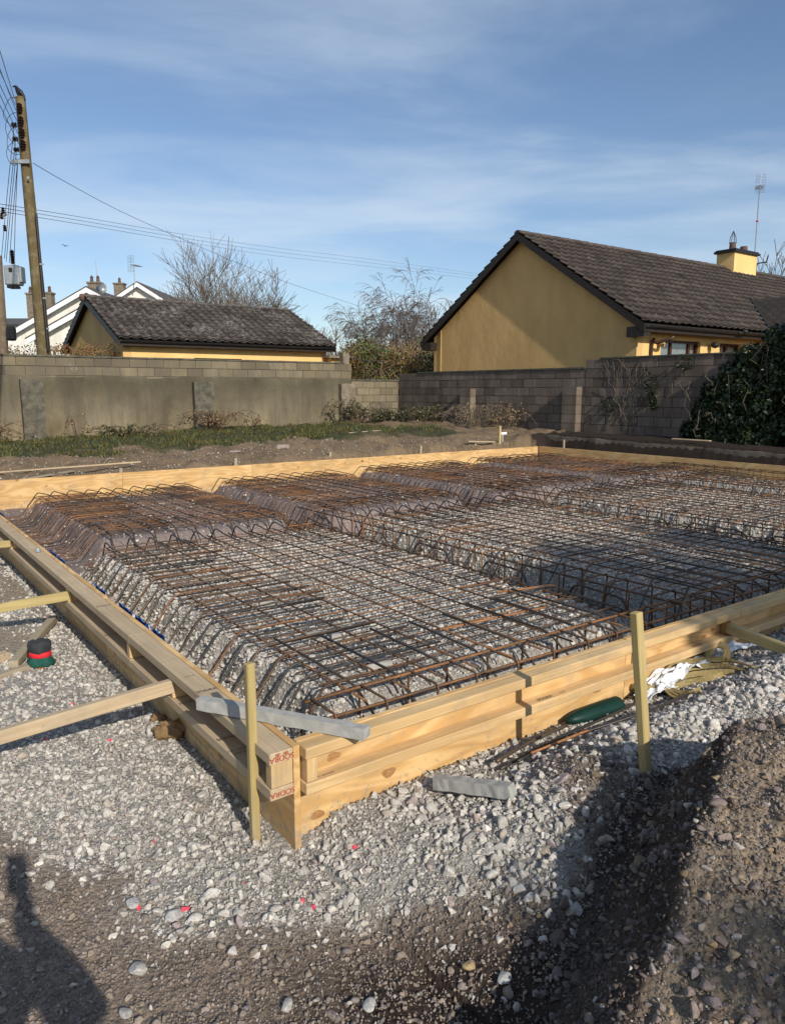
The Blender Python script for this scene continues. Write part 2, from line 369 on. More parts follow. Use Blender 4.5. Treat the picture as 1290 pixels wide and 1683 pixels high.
m_lace = simple('lace_curtain', (.62, .62, .60), .9, .25, 18, .2)
m_conc = simple('pale_concrete', (.33, .325, .30), .9, .18, 25, .5, .003)
m_chimney = simple('stained_render', (.19, .155, .115), .95, .35, 6, .5)
m_terra = simple('terracotta', (.11, .065, .05), .8, .3, 12, .3)
m_black = simple('black_iron', (.015, .015, .016), .5, .3, 20, .2)
m_metal = simple('galvanised_metal', (.36, .38, .38), .42, .2, 9, .2, .003, .5)
m_cable = simple('black_cable', (.05, .05, .06), .5, .1, 5, 0)
m_ceramic = simple('brown_ceramic', (.022, .011, .009), .25, .3, 14, .1)
m_cloth_b = simple('dark_grey_cloth', (.035, .037, .042), .9, .3, 30, .6)
m_cloth_r = simple('red_cloth', (.62, .02, .03), .7, .2, 20, .4)
m_cloth_g = simple('dark_green_cloth', (.012, .075, .058), .85, .3, 25, .5)
m_brick = simple('orange_brick', (.30, .12, .045), .9, .3, 25, .4)
m_white_pl = simple('white_plastic_sheet', (.74, .76, .78), .35, .08, 12, .25, .01)
m_green_pl = simple('green_plastic', (.005, .032, .024), .5, .3, 9, .15)
m_blue = simple('blue_membrane', (.015, .10, .42), .45, .3, 15, .3)
m_web = simple('olive_webbing', (.26, .20, .085), .85, .35, 60, .6, .003)
m_paper = simple('brown_paper', (.26, .16, .075), .85, .35, 14, .5)
m_soilstone = simple('pink_stone', (.30, .24, .22), .9, .3, 30, .5)
m_paintred = simple('red_marking_paint', (.66, .07, .11), .8, .3, 60, .4)
m_twig = bark_mat('twig_bark', (.085, .068, .052), (.20, .165, .125))
m_birch = bark_mat('birch_twig', (.085, .07, .063), (.17, .145, .13))
m_dtwig = bark_mat('dark_twig', (.05, .035, .025), (.13, .09, .06))
m_bramble = bark_mat('bramble_cane', (.05, .028, .02), (.12, .075, .05))
m_ivy = leaf_mat('ivy_leaf', (.010, .022, .007), (.035, .052, .014))
m_hedge = leaf_mat('hedge_leaf', (.035, .05, .014), (.10, .095, .035))
m_grass = leaf_mat('grass_blade', (.045, .062, .02), (.10, .105, .042), .7, .2)
m_dry = leaf_mat('dry_leaf', (.14, .09, .045), (.28, .2, .11), .8, .2)
m_ink = simple('black_stamp_ink', (.05, .045, .04), .9, .1, 5, 0)
m_redink = simple('red_stamp_ink', (.40, .06, .03), .9, .1, 5, 0)
m_feather = simple('black_feather', (.010, .010, .013), .45, .3, 30, .3)
m_slate = simple('far_slate_roof', (.085, .080, .08), .8, .3, 9, .4)
m_skin = simple('skin', (.50, .32, .24), .6, .1, 9, .1)

# ------------------------------------------------------------------ object helpers
def tag(o, label=None, cat=None, group=None, kind=None):
    if label: o['label'] = label
    if cat: o['category'] = cat
    if group: o['group'] = group
    if kind: o['kind'] = kind
    return o
def empty(name, loc, label, cat, group=None):
    o = bpy.data.objects.new(name, None); o.empty_display_size = .1; COL.objects.link(o); o.location = loc
    return tag(o, label, cat, group)
def rootloc(p):
    v = Vector((0, 0, 0))
    while p is not None: v += p.location; p = p.parent
    return v
def link(name, me, mat, parent=None, loc=None):
    o = bpy.data.objects.new(name, me); COL.objects.link(o)
    if mat is not None:
        for m in (mat if isinstance(mat, (list, tuple)) else [mat]): me.materials.append(m)
    if parent: o.parent = parent
    if loc is not None: o.location = Vector(loc) - rootloc(parent)
    return o
class MB:
    def __init__(s): s.v = []; s.f = []; s.c = []; s.mi = []
    def add(s, vs, fs, c=None, mi=0):
        n = len(s.v); s.v += [tuple(x) for x in vs]; s.f += [tuple(i+n for i in f) for f in fs]; s.c += [c or (1, 1, 1)]*len(vs); s.mi += [mi]*len(fs)
    def box(s, o, ex, ey, ez, c=None, mi=0):
        """o corner, three edge vectors"""
        o = Vector(o); ex, ey, ez = Vector(ex), Vector(ey), Vector(ez)
        v = [o, o+ex, o+ex+ey, o+ey, o+ez, o+ex+ez, o+ex+ey+ez, o+ey+ez]
        s.add(v, [(0, 3, 2, 1), (4, 5, 6, 7), (0, 1, 5, 4), (1, 2, 6, 5), (2, 3, 7, 6), (3, 0, 4, 7)], c, mi)
    def abox(s, a0, a1, b0, b1, z0, z1, c=None, mi=0):
        s.box(W(a0, b0, z0), E1*(a1-a0), E2*(b1-b0), Vector((0, 0, z1-z0)), c, mi)
    def tube(s, pts, rad, n=6, c=None, cap=True, mi=0):
        pts = [Vector(p) for p in pts]; k = len(pts)
        rr = rad if isinstance(rad, (list, tuple)) else [rad]*k
        base = len(s.v); prev = None; vs = []; fs = []
        for i, p in enumerate(pts):
            d = (pts[min(i+1, k-1)]-pts[max(i-1, 0)])
            if d.length < 1e-9: d = Vector((0, 0, 1))
            d.normalize()
            if prev is None:
                up = Vector((0, 0, 1)) if abs(d.z) < .9 else Vector((1, 0, 0)); x = d.cross(up).normalized()
            else: x = (prev - d*prev.dot(d)); x = x.normalized() if x.length > 1e-6 else d.orthogonal().normalized()
            prev = x; y = d.cross(x)
            for j in range(n):
                t = 2*math.pi*j/n; vs.append(p + (x*math.cos(t)+y*math.sin(t))*rr[i])
        for i in range(k-1):
            for j in range(n):
                j2 = (j+1) % n; fs.append((i*n+j, i*n+j2, (i+1)*n+j2, (i+1)*n+j))
        if cap: fs.append(tuple(range(n-1, -1, -1))); fs.append(tuple(range((k-1)*n, k*n)))
        s.add(vs, fs, c, mi)
    def lathe(s, base, prof, n=16, c=None, mi=0, axis=None):
        base = Vector(base); vs = []; fs = []
        q = Matrix.Identity(3) if axis is None else Vector((0, 0, 1)).rotation_difference(Vector(axis)).to_matrix()
        for r, z in prof:
            for j in range(n):
                t = 2*math.pi*j/n; vs.append(base + q @ Vector((r*math.cos(t), r*math.sin(t), z)))
        for i in range(len(prof)-1):
            for j in range(n):
                j2 = (j+1) % n; fs.append((i*n+j, i*n+j2, (i+1)*n+j2, (i+1)*n+j))
        fs.append(tuple(range(n-1, -1, -1))); fs.append(tuple(range((len(prof)-1)*n, len(prof)*n)))
        s.add(vs, fs, c, mi)
    def build(s, name, mat, parent=None, loc=None, smooth=False, color=False):
        L = rootloc(parent) if loc is None else Vector(loc)
        me = bpy.data.meshes.new(name)
        me.from_pydata([(x-L.x, y-L.y, z-L.z) for x, y, z in s.v], [], s.f)
        if smooth: me.polygons.foreach_set('use_smooth', [True]*len(me.polygons))
        if color:
            at_ = me.color_attributes.new('col', 'FLOAT_COLOR', 'POINT')
            at_.data.foreach_set('color', np.array([(*c, 1) for c in s.c], dtype=np.float32).ravel())
        o = link(name, me, mat, parent)
        if isinstance(mat, (list, tuple)): me.polygons.foreach_set('material_index', s.mi)
        if loc is not None: o.location = Vector(loc)-rootloc(parent)
        me.update(); return o
def numesh(name, V, F, mat, col=None, loc=(0, 0, 0)):
    me = bpy.data.meshes.new(name)
    nv, nf, k = len(V), len(F), F.shape[1]
    me.vertices.add(nv); me.vertices.foreach_set('co', V.astype(np.float32).ravel())
    me.loops.add(nf*k); me.loops.foreach_set('vertex_index', F.astype(np.int32).ravel())
    me.polygons.add(nf); me.polygons.foreach_set('loop_start', np.arange(0, nf*k, k, dtype=np.int32))
    try: me.polygons.foreach_set('loop_total', np.full(nf, k, dtype=np.int32))
    except Exception: pass
    if col is not None:
        a = me.color_attributes.new('col', 'FLOAT_COLOR', 'POINT')
        a.data.foreach_set('color', np.concatenate([col, np.ones((nv, 1))], 1).astype(np.float32).ravel())
    me.update(calc_edges=True)
    o = link(name, me, mat); o.location = loc; return o

def board(name, p0, p1, w, t, up, mat, parent=None, bev=.003, jitter=0):
    """sawn timber from p0 to p1 (centre line); local X along it; t along up, w across"""
    p0 = Vector(p0); p1 = Vector(p1); d = p1-p0; L = d.length; x = d.normalized(); up = Vector(up); z = (up - x*up.dot(x)).normalized(); y = z.cross(x)
    bm = bmesh.new(); bmesh.ops.create_cube(bm, size=1)
    bmesh.ops.scale(bm, vec=(L, w, t), verts=bm.verts)
    if bev: bmesh.ops.bevel(bm, geom=list(bm.edges), offset=min(bev, t*.3), segments=1, affect='EDGES')
    me = bpy.data.meshes.new(name); bm.to_mesh(me); bm.free()
    o = link(name, me, mat, parent)
    m = Matrix((x, y, z)).transposed().to_4x4(); m.translation = (p0+p1)/2 - rootloc(parent)
    o.matrix_local = m
    return o
def stamp(text, pos, xdir, ydir, size, mat, parent):
    cu = bpy.data.curves.new('stamp', 'FONT'); cu.body = text; cu.size = size; cu.align_x = 'CENTER'; cu.align_y = 'CENTER'
    to = bpy.data.objects.new('tmp', cu); COL.objects.link(to)
    dg = bpy.context.evaluated_depsgraph_get(); me = bpy.data.meshes.new_from_object(to.evaluated_get(dg)); bpy.data.objects.remove(to)
    me.name = 'printed_stamp'; me.materials.clear()
    o = link('printed_stamp', me, mat, parent)
    x = Vector(xdir).normalized(); z = x.cross(Vector(ydir)).normalized(); y = z.cross(x)
    m = Matrix((x, y, z)).transposed().to_4x4(); m.translation = Vector(pos)
    o.matrix_world = m
    bpy.context.view_layer.update()
    o.matrix_local = parent.matrix_world.inverted() @ m
    return o

# ------------------------------------------------------------------ GROUND (one sheet, polar grid)
def build_ground():
    az = np.concatenate([np.arange(-180, -46, 4.), np.arange(-46, 46.01, .135), np.arange(50, 177, 4.)])
    r = [0.25]
    while r[-1] < 34: r.append(r[-1]*(1.0062 if r[-1] > 1.4 else 1.05))
    while r[-1] < 3500: r.append(r[-1]*1.07)
    r = np.array(r); A, Rr = np.meshgrid(np.radians(az), r)
    x = (Rr*np.sin(A)).ravel(); y = (Rr*np.cos(A)).ravel(); z = height(x, y)
    far = S((Rr.ravel()-34)/30); z = z*(1-far) + (-1.15)*far
    z = z - .4*S((Rr.ravel()-80)/400)
    V = np.stack([x, y, z], 1); na = len(az); nr = len(r)
    i = np.arange(nr-1)[:, None]*na; j = np.arange(na)[None, :]; j2 = (j+1) % na
    F = np.stack([i+j, i+j2, i+na+j2, i+na+j], -1).reshape(-1, 4)
    F = F[:, ::-1]
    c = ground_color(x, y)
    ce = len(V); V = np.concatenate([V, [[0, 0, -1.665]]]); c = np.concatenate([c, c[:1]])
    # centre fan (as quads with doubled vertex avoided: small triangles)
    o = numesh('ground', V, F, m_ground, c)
    o.data.polygons.foreach_set('use_smooth', [True]*len(o.data.polygons))
    tag(o, kind='structure')
build_ground()

# ------------------------------------------------------------------ GRAVEL
def ico(sub):
    bm = bmesh.new(); bmesh.ops.create_icosphere(bm, subdivisions=sub, radius=1)
    V = np.array([v.co[:] for v in bm.verts]); F = np.array([[v.index for v in f.verts] for f in bm.faces]); bm.free(); return V, F
def templates(sub, n, seed):
    g = np.random.default_rng(seed); V0, F = ico(sub); T = []
    for k in range(n):
        V = V0.copy()
        for _ in range(8 if sub > 1 else 4):
            nn = g.normal(size=3); nn /= np.linalg.norm(nn); d = g.uniform(.28, .68)
            t = V@nn; over = np.maximum(t-d, 0); V = V-over[:, None]*nn
        V = V*np.array([1, g.uniform(.65, 1), g.uniform(.45, .8)]) + g.normal(size=V.shape)*(.012 if sub > 1 else .07)
        T.append(V)
    return np.array(T), F
T2, F2 = templates(3, 12, 1); T15, F15 = templates(2, 14, 4); T1, F1 = templates(1, 14, 2)
def scatter(name, x, y, size, col, T, F, sink=.06, dz=0, label=None):
    n = len(x); idx = rng.integers(0, len(T), n)
    q = rng.normal(size=(n, 4)); q /= np.linalg.norm(q, axis=1)[:, None]
    q[:, 1:3] *= .45; q /= np.linalg.norm(q, axis=1)[:, None]
    w_, a, b, c = q.T
    Rm = np.empty((n, 3, 3))
    Rm[:, 0, 0] = 1-2*(b*b+c*c); Rm[:, 0, 1] = 2*(a*b-w_*c); Rm[:, 0, 2] = 2*(a*c+w_*b)
    Rm[:, 1, 0] = 2*(a*b+w_*c); Rm[:, 1, 1] = 1-2*(a*a+c*c); Rm[:, 1, 2] = 2*(b*c-w_*a)
    Rm[:, 2, 0] = 2*(a*c-w_*b); Rm[:, 2, 1] = 2*(b*c+w_*a); Rm[:, 2, 2] = 1-2*(a*a+b*b)
    V = np.einsum('nij,nkj->nki', Rm, T[idx])*(size/2)[:, None, None]
    z = height(x, y) + size*sink + dz
    V = V + np.stack([x, y, z], 1)[:, None, :]
    k = T.shape[1]
    FF = (F[None] + (np.arange(n)*k)[:, None, None]).reshape(-1, 3)
    C = np.repeat(col, k, axis=0)
    o = numesh(name, V.reshape(-1, 3), FF, m_stone, C)
    return tag(o, kind='stuff', label=label)
def visible(x, y, m=.07):
    # inside the camera's view with a margin for a step aside
    r = x/np.maximum(y, .1)
    return (y > 1.15) & (np.abs(x) < .63*y + .35)
def stone_cols(n, kind):
    t = rng.random(n)[:, None]; v = rng.normal(1, .11, n)[:, None]
    if kind == 'pale':
        c = np.where(t < .66, [.50, .475, .43], np.where(t < .9, [.43, .406, .37], np.where(t < .96, [.42, .365, .31], [.34, .285, .275])))
    elif kind == 'dark':
        c = np.where(t < .5, [.13, .105, .092], np.where(t < .75, [.19, .165, .145], np.where(t < .9, [.24, .185, .12], [.14, .115, .115])))
    else:
        c = np.where(t < .55, [.28, .23, .185], np.where(t < .95, [.235, .20, .18], [.38, .36, .33]))
    return np.clip(c*v, .03, .78)
def gravel():
    allx = []
    n = 900000
    x = rng.uniform(-8, 11, n); y = rng.uniform(1.1, 15.5, n)
    dens = n/(19*14.4)   # candidates per m2
    a, b = AB(x, y); r = np.hypot(x, y)
    vis = visible(x, y)
    on = vis & ~((a > -.04) & (a < 0)) & ~((b > -.04) & (b < 0) & (a > 0) & (a < 9.5))
    x, y, a, b, r = x[on], y[on], a[on], b[on], r[on]
    g, du, gr = regions(x, y, (rng.normal(0, .085, len(x)), rng.normal(0, .085, len(x)))); ins = (a > 0) & (a < SA) & (b > 0) & (b < SB)
    want = np.where(r < 3.4, 1900, np.where(r < 6, 1700, 1600*(6/np.maximum(r, 6))**1.15))   # stones per m2
    p_pale = g*(1-.93*du)*(gr < .1)*(a < 9.45)
    heap = (x > .40+.7*np.clip(y-1.75, -.5, 1.2)) & (y < 2.75) & (a < 0)
    slope = ins & ((b < .56) | ((a > .3) & (a < .6)) | ((b > 2.7) & (b < 3.6)) | ((b > 5.8) & (b < 6.7))) & (a < 4.8); want = want*np.where(slope, 1.9, 1)
    u = rng.random(len(x))
    is_pale = (u < want/dens*p_pale) & ~((heap) & (g < .5))
    # pale stones: near large template, far simple
    size = np.clip(rng.lognormal(math.log(.026), .36, len(x)), .012, .070)
    size = np.where(r > 6, size*1.15, size)
    bm_ = (a < -.1) & (b > .35); size = np.where(bm_, np.clip(size*1.32, .02, .075), size)
    near = is_pale & (r < 2.9); mid = is_pale & (r >= 2.9) & (r < 5.2); far = is_pale & (r >= 5.2)
    scatter('pale_gravel', x[near], y[near], size[near], stone_cols(near.sum(), 'pale'), T2, F2, label='pale grey crushed stone in the foreground around the formwork corner')
    scatter('gravel_spread', x[mid], y[mid], size[mid], stone_cols(mid.sum(), 'pale'), T15, F15, label='pale crushed stone at middle distance around the nearest part of the formwork')
    scatter('gravel_bed', x[far], y[far], size[far], stone_cols(far.sum(), 'pale'), T1, F1, label='pale grey crushed stone inside and beside the timber formwork')
    # brown soil stones
    u2 = rng.random(len(x)); near2 = (r < 4.2) & (a < 0) & (g < .5) | (r < 4.5) & (b < -.1) & (g < .5)
    sel = near2 & (u2 < np.where(heap, 1300, 1200)/dens)
    s2 = np.clip(rng.lognormal(math.log(.017), .45, sel.sum()), .007, .055)
    kinds = np.where(heap[sel][:, None], stone_cols(sel.sum(), 'dark'), stone_cols(sel.sum(), 'brown'))
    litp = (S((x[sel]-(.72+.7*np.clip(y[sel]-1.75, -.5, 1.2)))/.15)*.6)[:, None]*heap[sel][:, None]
    kinds = kinds*(1-litp) + litp*kinds*np.array([1.5, 1.35, 1.15])  # heap's sunlit side painted onto its stones
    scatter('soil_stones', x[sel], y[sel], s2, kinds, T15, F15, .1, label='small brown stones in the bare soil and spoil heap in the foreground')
    # bigger stones rolled down the flank of the heap
    n = 2600; x = rng.uniform(.35, 2.2, n); y = rng.uniform(1.2, 2.75, n); a, b = AB(x, y); g, du, gr = regions(x, y)
    k = visible(x, y) & (g < .5) & (a < -.2) & (rng.random(n) < np.where(x < .95, .62, .3)); x, y = x[k], y[k]
    c = stone_cols(len(x), 'dark')*np.where(x > .74+.7*np.clip(y-1.75, -.5, 1.2), 1.9, 1.0)[:, None]  # stones beyond the crest brightened for the sunlit side
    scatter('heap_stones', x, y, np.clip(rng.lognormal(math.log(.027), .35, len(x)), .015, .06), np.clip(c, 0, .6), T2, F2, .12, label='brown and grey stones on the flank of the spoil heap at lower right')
    # fine grit
    n = 90000; x = rng.uniform(-2.4, 2.4, n); y = rng.uniform(1.15, 3.6, n); a, b = AB(x, y)
    k = visible(x, y) & ~((a > -.04) & (b > -.04)); x, y = x[k], y[k]
    g, du, gr = regions(x, y)
    hp_ = ((x > .4+.7*(y-1.75)) & (x < .74+.7*(y-1.75)) & (y < 2.7) & (g < .5))[:, None]; c = np.where((g > .5)[:, None], stone_cols(len(x), 'pale')*.85, np.where(hp_, stone_cols(len(x), 'dark')*.7, stone_cols(len(x), 'brown')*.9))  # grit on the heap flank darkened to go with its painted shade
    scatter('grit', x, y, np.clip(rng.lognormal(math.log(.009), .35, len(x)), .005, .02), c, T1, F1, .15, label='fine grit between the larger stones in the foreground')
    # dusty area grit: far pads, left track, soil beyond
    n = 90000; x = rng.uniform(-9, 7, n); y = rng.uniform(3.4, 17, n); a, b = AB(x, y)
    g, du, gr = regions(x, y); ins = (a > 0) & (a < SA) & (b > 0) & (b < SB)
    k = visible(x, y) & ((du > .5) | ((a > 9.6) & (gr < .5) & (rng.random(n) < .5))) & (rng.random(n) < 5.5/np.hypot(x, y)); x, y, ins = x[k], y[k], ins[k]
    c = np.where(ins[:, None], stone_cols(len(x), 'brown')*np.array([1.15, 1.05, 1.1]), stone_cols(len(x), 'brown')*1.1)
    scatter('dust_grit', x, y, np.clip(rng.lognormal(math.log(.013), .4, len(x)), .006, .05)*np.where(ins | (AB(x, y)[0] < 9), 1, 2.2), c, T1, F1, .1, label='scattered grit on the purple stone dust pads and the dusty track')
    # a few pale stones strewn on soil
    n = 420; x = rng.uniform(-2., .9, n); y = rng.uniform(1.3, 2.6, n); g, du, gr = regions(x, y); a, b = AB(x, y)
    k = visible(x, y) & (g < .5) & (rng.random(n) < .33); x, y = x[k], y[k]
    scatter('strewn_pale_stones', x, y, np.clip(rng.lognormal(math.log(.022), .35, len(x)), .012, .05), stone_cols(len(x), 'pale')*.95, T2, F2, .2, label='pale stones strewn over the brown soil in the foreground')
gravel()
def loose_stone(u, v, size, col, label, z=-1.64, group=None, seed=0, mat=None, flat=.7):
    p = GZ(u, v, z)
    g = np.random.default_rng(seed+100); V0, F = ico(3); V = V0.copy()
    for _ in range(11):
        nn = g.normal(size=3); nn /= np.linalg.norm(nn); d = g.uniform(.5, .85); V = V-np.maximum(V@nn-d, 0)[:, None]*nn
    V = V*np.array([1, g.uniform(.6, .85), flat*g.uniform(.6, .9)])*size/2
    ang = g.uniform(0, 6); c, s = math.cos(ang), math.sin(ang); V = V@np.array([[c, s, 0], [-s, c, 0], [0, 0, 1]])
    o = numesh('loose_stone', V, F, mat or m_stone, np.tile(np.array(col), (len(V), 1)), (p.x, p.y, p.z+size*.14))
    return tag(o, label, 'stone', group)
PL = (.42, .41, .38)
for i, (u, v, s_, c, lb) in enumerate([
 (228, 1597, .075, PL, 'flat pale angular stone alone on brown soil at lower left'),
 (470, 1657, .055, PL, 'rounded pale stone on dark soil near the bottom edge, left of centre'),
 (575, 1395, .05, (.40, .34, .30), 'pink stained stone just in front of the timber corner'),
 (288, 1508, .07, (.36, .35, .34), 'largest grey stone at the lower left edge of the gravel, beside red paint'),
 (218, 1487, .062, (.40, .39, .38), 'grey stone with red paint below it at the left tip of the gravel'),
 (828, 1610, .052, (.40, .40, .39), 'pointed pale grey stone in dark soil at lower centre right'),
 (772, 1590, .05, (.36, .27, .15), 'ochre brown stone between pale ones at lower centre right'),
 (947, 1497, .058, (.34, .33, .31), 'smooth pale stone lying on the shaded side of the spoil heap'),
 (208, 1668, .05, (.33, .32, .30), 'grey stone close to the bottom left edge'),
 (895, 1402, .06, (.33, .29, .22), 'tan rounded stone in the shaded dip left of the spoil heap'),
 (700, 1270, .062, PL, 'pale upright stone just behind the short concrete bar'),
 (470, 1412, .05, (.19, .15, .14), 'dark reddish stone on the gravel edge left of centre'),
 (608, 1655, .05, PL, 'pale stone on dark soil near the bottom edge at centre')]):
    loose_stone(u, v, s_, c, lb, group='larger loose stones', seed=i)
# red spray marks: paint on single stones
for i, (u, v, s_) in enumerate([(305, 1497, .03), (252, 1386, .016), (402, 1452, .015), (498, 1483, .022), (514, 1492, .02), (583, 1394, .02), (917, 1252, .017), (120, 1158, .022), (118, 1025, .026), (74, 1217, .022), (181, 1218, .022), (228, 1493, .022), (316, 1492, .018)]):
    loose_stone(u, v, s_*1.25, (1, 1, 1), 'small stone sprayed with red marking paint on the pale gravel', group='stones sprayed red', seed=40+i, mat=m_paintred, flat=1.)

# ------------------------------------------------------------------ FORMWORK
ZT = -1.28; NJ = 1.94
def zv(z): return Vector((0, 0, z))
def side(name_label, frm, to, outer, panels, rails=True, nog=(), rw=.095, btm=-1.78):
    """frm,to in ab on the inner face line; outer = unit vector outwards"""
    f = W(*frm); t = W(*to); d = (t-f); L = d.length; x = d.normalized()
    root = empty('formwork_side', (f+t)/2+zv(btm), name_label, 'formwork')
    h = ZT-btm
    for i in range(len(panels)-1):
        p0 = f + x*(panels[i]+.0015); p1 = f + x*(panels[i+1]-.0015)
        board('plywood_board', p0+outer*.0135+zv(ZT-h/2+random.uniform(-.003, .002)), p1+outer*.0135+zv(ZT-h/2+random.uniform(-.003, .002)), .027, h, (0, 0, 1), m_ply, root, .0015)
    rl = []
    if rails:
        for zc, m in ((ZT-.024, m_pine), (ZT-.024-.138, m_pine)):
            segs = rails if isinstance(rails, list) else [0, L]
            for i in range(len(segs)-1):
                p0 = f + x*(segs[i]+.001); p1 = f + x*(segs[i+1]-.001)
                jz = random.uniform(-.002, .002)
                r_ = board('rail', p0+outer*(.0275+rw/2)+zv(zc+jz), p1+outer*(.0275+rw/2)+zv(zc+random.uniform(-.002, .002)), rw, .044, (0, 0, 1), m_pine2 if rw > .09 else m, root, .003)
                rl.append(r_)
        for s_ in nog:
            p = f + x*s_ + outer*(.0275+rw/2-.002)
            board('noggin', p+zv(ZT-.0465), p+zv(ZT-.0465-.092), .044, rw-.008, outer, m_pine, root, .002)
    return root, rl
lroot, lrails = side('left side of the timber formwork, running away from the near corner, doubled rails outside', (-.055, 0), (9.53, 0), -E2, [0, 2.44, 4.88, 7.32, 9.585], rails=[0, 1.62, 5.3, 9.58], nog=[.024, 1.02, 1.66, 3.0, 5.1, 7.2])
froot, frails = side('sunlit front side of the timber formwork, running right from the near corner', (0, .001), (0, SB), -E1, [0, NJ, 4.88, 7.32, 9.76, 11.5], rails=[0, 2.92, 6.4, 9.4, 11.5], nog=[.03, NJ+.07, 2.86, 5.2, 7.4], rw=.068)
faroot, _ = side('far side of the timber formwork, long pale board seen over the steel', (9.5, .0), (9.5, SB), E1, [0, 2.2, 4.40, 6.84, 8.92, 11.26, 11.5], rails=False)
rroot, _ = side('right side of the timber formwork, shaded board below the dark bank', (9.53, SB), (0, SB), E2, [0, 2.44, 4.88, 7.32, 9.5], rails=False)
for a_, b_, lbl in ((9.6, .7, 0),):
    pass
# pipe plug / bolt on top of the left rail
bpy.context.view_layer.update()
# printed marks
x1 = E1; dn = Vector((0, 0, -1))
stamp('SÖDRA', W(-.0582, -.075, ZT-.026), -E2*1, Vector((0, 0, -1)), .030, m_redink, lrails[0])
stamp('08   80', W(-.0582, -.075, ZT-.011), -E2*1, Vector((0, 0, -1)), .018, m_redink, lrails[0])
stamp('SÖDRA', W(-.0582, -.075, ZT-.162), -E2*1, Vector((0, 0, -1)), .030, m_redink, lrails[3])
def railstamp(txt, a_, b_, z, xd, parent, sz=.026): stamp(txt, W(a_, b_, z), xd, xd.cross(Vector((0, 0, 1)))*-1, sz, m_ink, parent)
ZL = ZT-.138-.0005
for (tx, a_, lo, sz) in (('SÖDRA', .62, 0, .028), ('C16 KD', .82, 0, .014), ('SÖDRA', .42, 1, .028), ('SÖDRA', .86, 1, .024), ('DRY GRADED', .30, 1, .016), ('NV C16', .27, 1, .02), ('SÖDRA', 2.2, 0, .026), ('SÖDRA', 2.05, 1, .026)):
    z = ZT-.0008+.001*0 if lo == 0 else ZL
    seg = (0 if a_ < 1.56 else 1)
    railstamp(tx, a_, -.077, (ZT+.0022 if not lo else ZL+.0022), E2, lrails[seg if not lo else 3+seg], sz)
for (tx, b_, lo, sz) in (('SÖDRA', 1.28, 1, .03), ('C16', 1.4, 1, .018), ('SÖDRA', 2.52, 1, .03), ('DRY GRADED', .09, 1, .014)):
    stamp(tx, W(-.077, b_, ZL+.0022), E2, E1, sz, m_ink, frails[4])
# knots on the front and left boards, as thin discs of darker wood set in the face
def knot(p, nrm, r, parent, el=.6):
    mb = MB(); n = 18; x = Vector(nrm).cross(Vector((0, 0, 1))).normalized(); vs = [Vector(p)+Vector(nrm)*.0012]
    for j in range(n):
        t = 2*math.pi*j/n; q = r*(1+.12*math.sin(3*t+p[0]*9)); vs.append(Vector(p)+x*math.cos(t)*q+Vector((0, 0, 1))*math.sin(t)*q*el+Vector(nrm)*.0008)
    mb.add(vs, [(0, 1+j, 1+(j+1) % n) for j in range(n)]+[tuple(range(n, 0, -1))])
    mb.build('knot', m_knot, parent)
bk = NB(M('knot_wood')); _o2 = bk.obj(); _f = bk.noise(bk.pos(), 30, 3, .5, 2.5)
_s = bk.math('ADD', bk.math('MULTIPLY', bk.n('ShaderNodeMath', {0: bk.math('MULTIPLY', _f, 38.)}, operation='SINE').outputs[0], .5), .5)
m_knot = bk.out(bk.mix(_s, (.42, .24, .10), (.27, .13, .05)), .6, None)
for b_, z_, r_ in ((.085, -1.60, .030), (.42, -1.535, .034), (1.72, -1.50, .03), (2.75, -1.385, .018), (.16, -1.385, .03)):
    knot(W(-.0275, b_, z_), -E1, r_, froot)
for a_, z_, r_ in ((2.6, -1.56, .028), (2.2, -1.58, .022), (1.65, -1.56, .03), (.62, -1.57, .035), (1.4, -1.52, .012)):
    knot(W(a_, -.0275, z_), -E2, r_, lroot, 1.2)
for b_, z_, r_ in ((5.3, -1.38, .025), (6.3, -1.36, .022), (5.0, -1.33, .02), (7.6, -1.34, .03), (3.2, -1.5, .02), (8.2, -1.38, .02), (1.1, -1.4, .02)):
    knot(W(9.4995, b_, z_), -E1, r_, faroot)

# blue membrane edge along the left inner face
br = empty('blue_membrane', W(4, 0, ZT), 'torn blue membrane edge showing along the inside of the left formwork side', 'membrane')
for a0, a1 in ((1.42, 1.62), (1.68, 1.9), (1.95, 2.2), (2.5, 2.75), (3.55, 3.8), (3.85, 4.1), (6.1, 6.9), (8.6, 9.1)):
    mb = MB(); n = 8; vs = []
    for i in range(n+1):
        a_ = a0+(a1-a0)*i/n; j = .006*math.sin(i*1.7+a0*5)
        vs += [W(a_, .004, ZT+.012+j), W(a_, .016+j, ZT+.004), W(a_, .018+abs(j), ZT-.09)]
    mb.add(vs, [(3*i+k, 3*i+k+1, 3*i+k+4, 3*i+k+3) for i in range(n) for k in range(2)]); mb.build('torn_strip', m_blue, br)
# small bolt/cap on left rail
mb = MB(); p = W(4.07, -.07, ZT); mb.lathe(p, [(.022, .001), (.022, .012), (.015, .016), (.012, .03), (.0, .031)], 12)
tag(mb.build('pipe_cap', m_metal, None, loc=p), 'small grey metal cap sitting on top of the left formwork rail', 'cap')

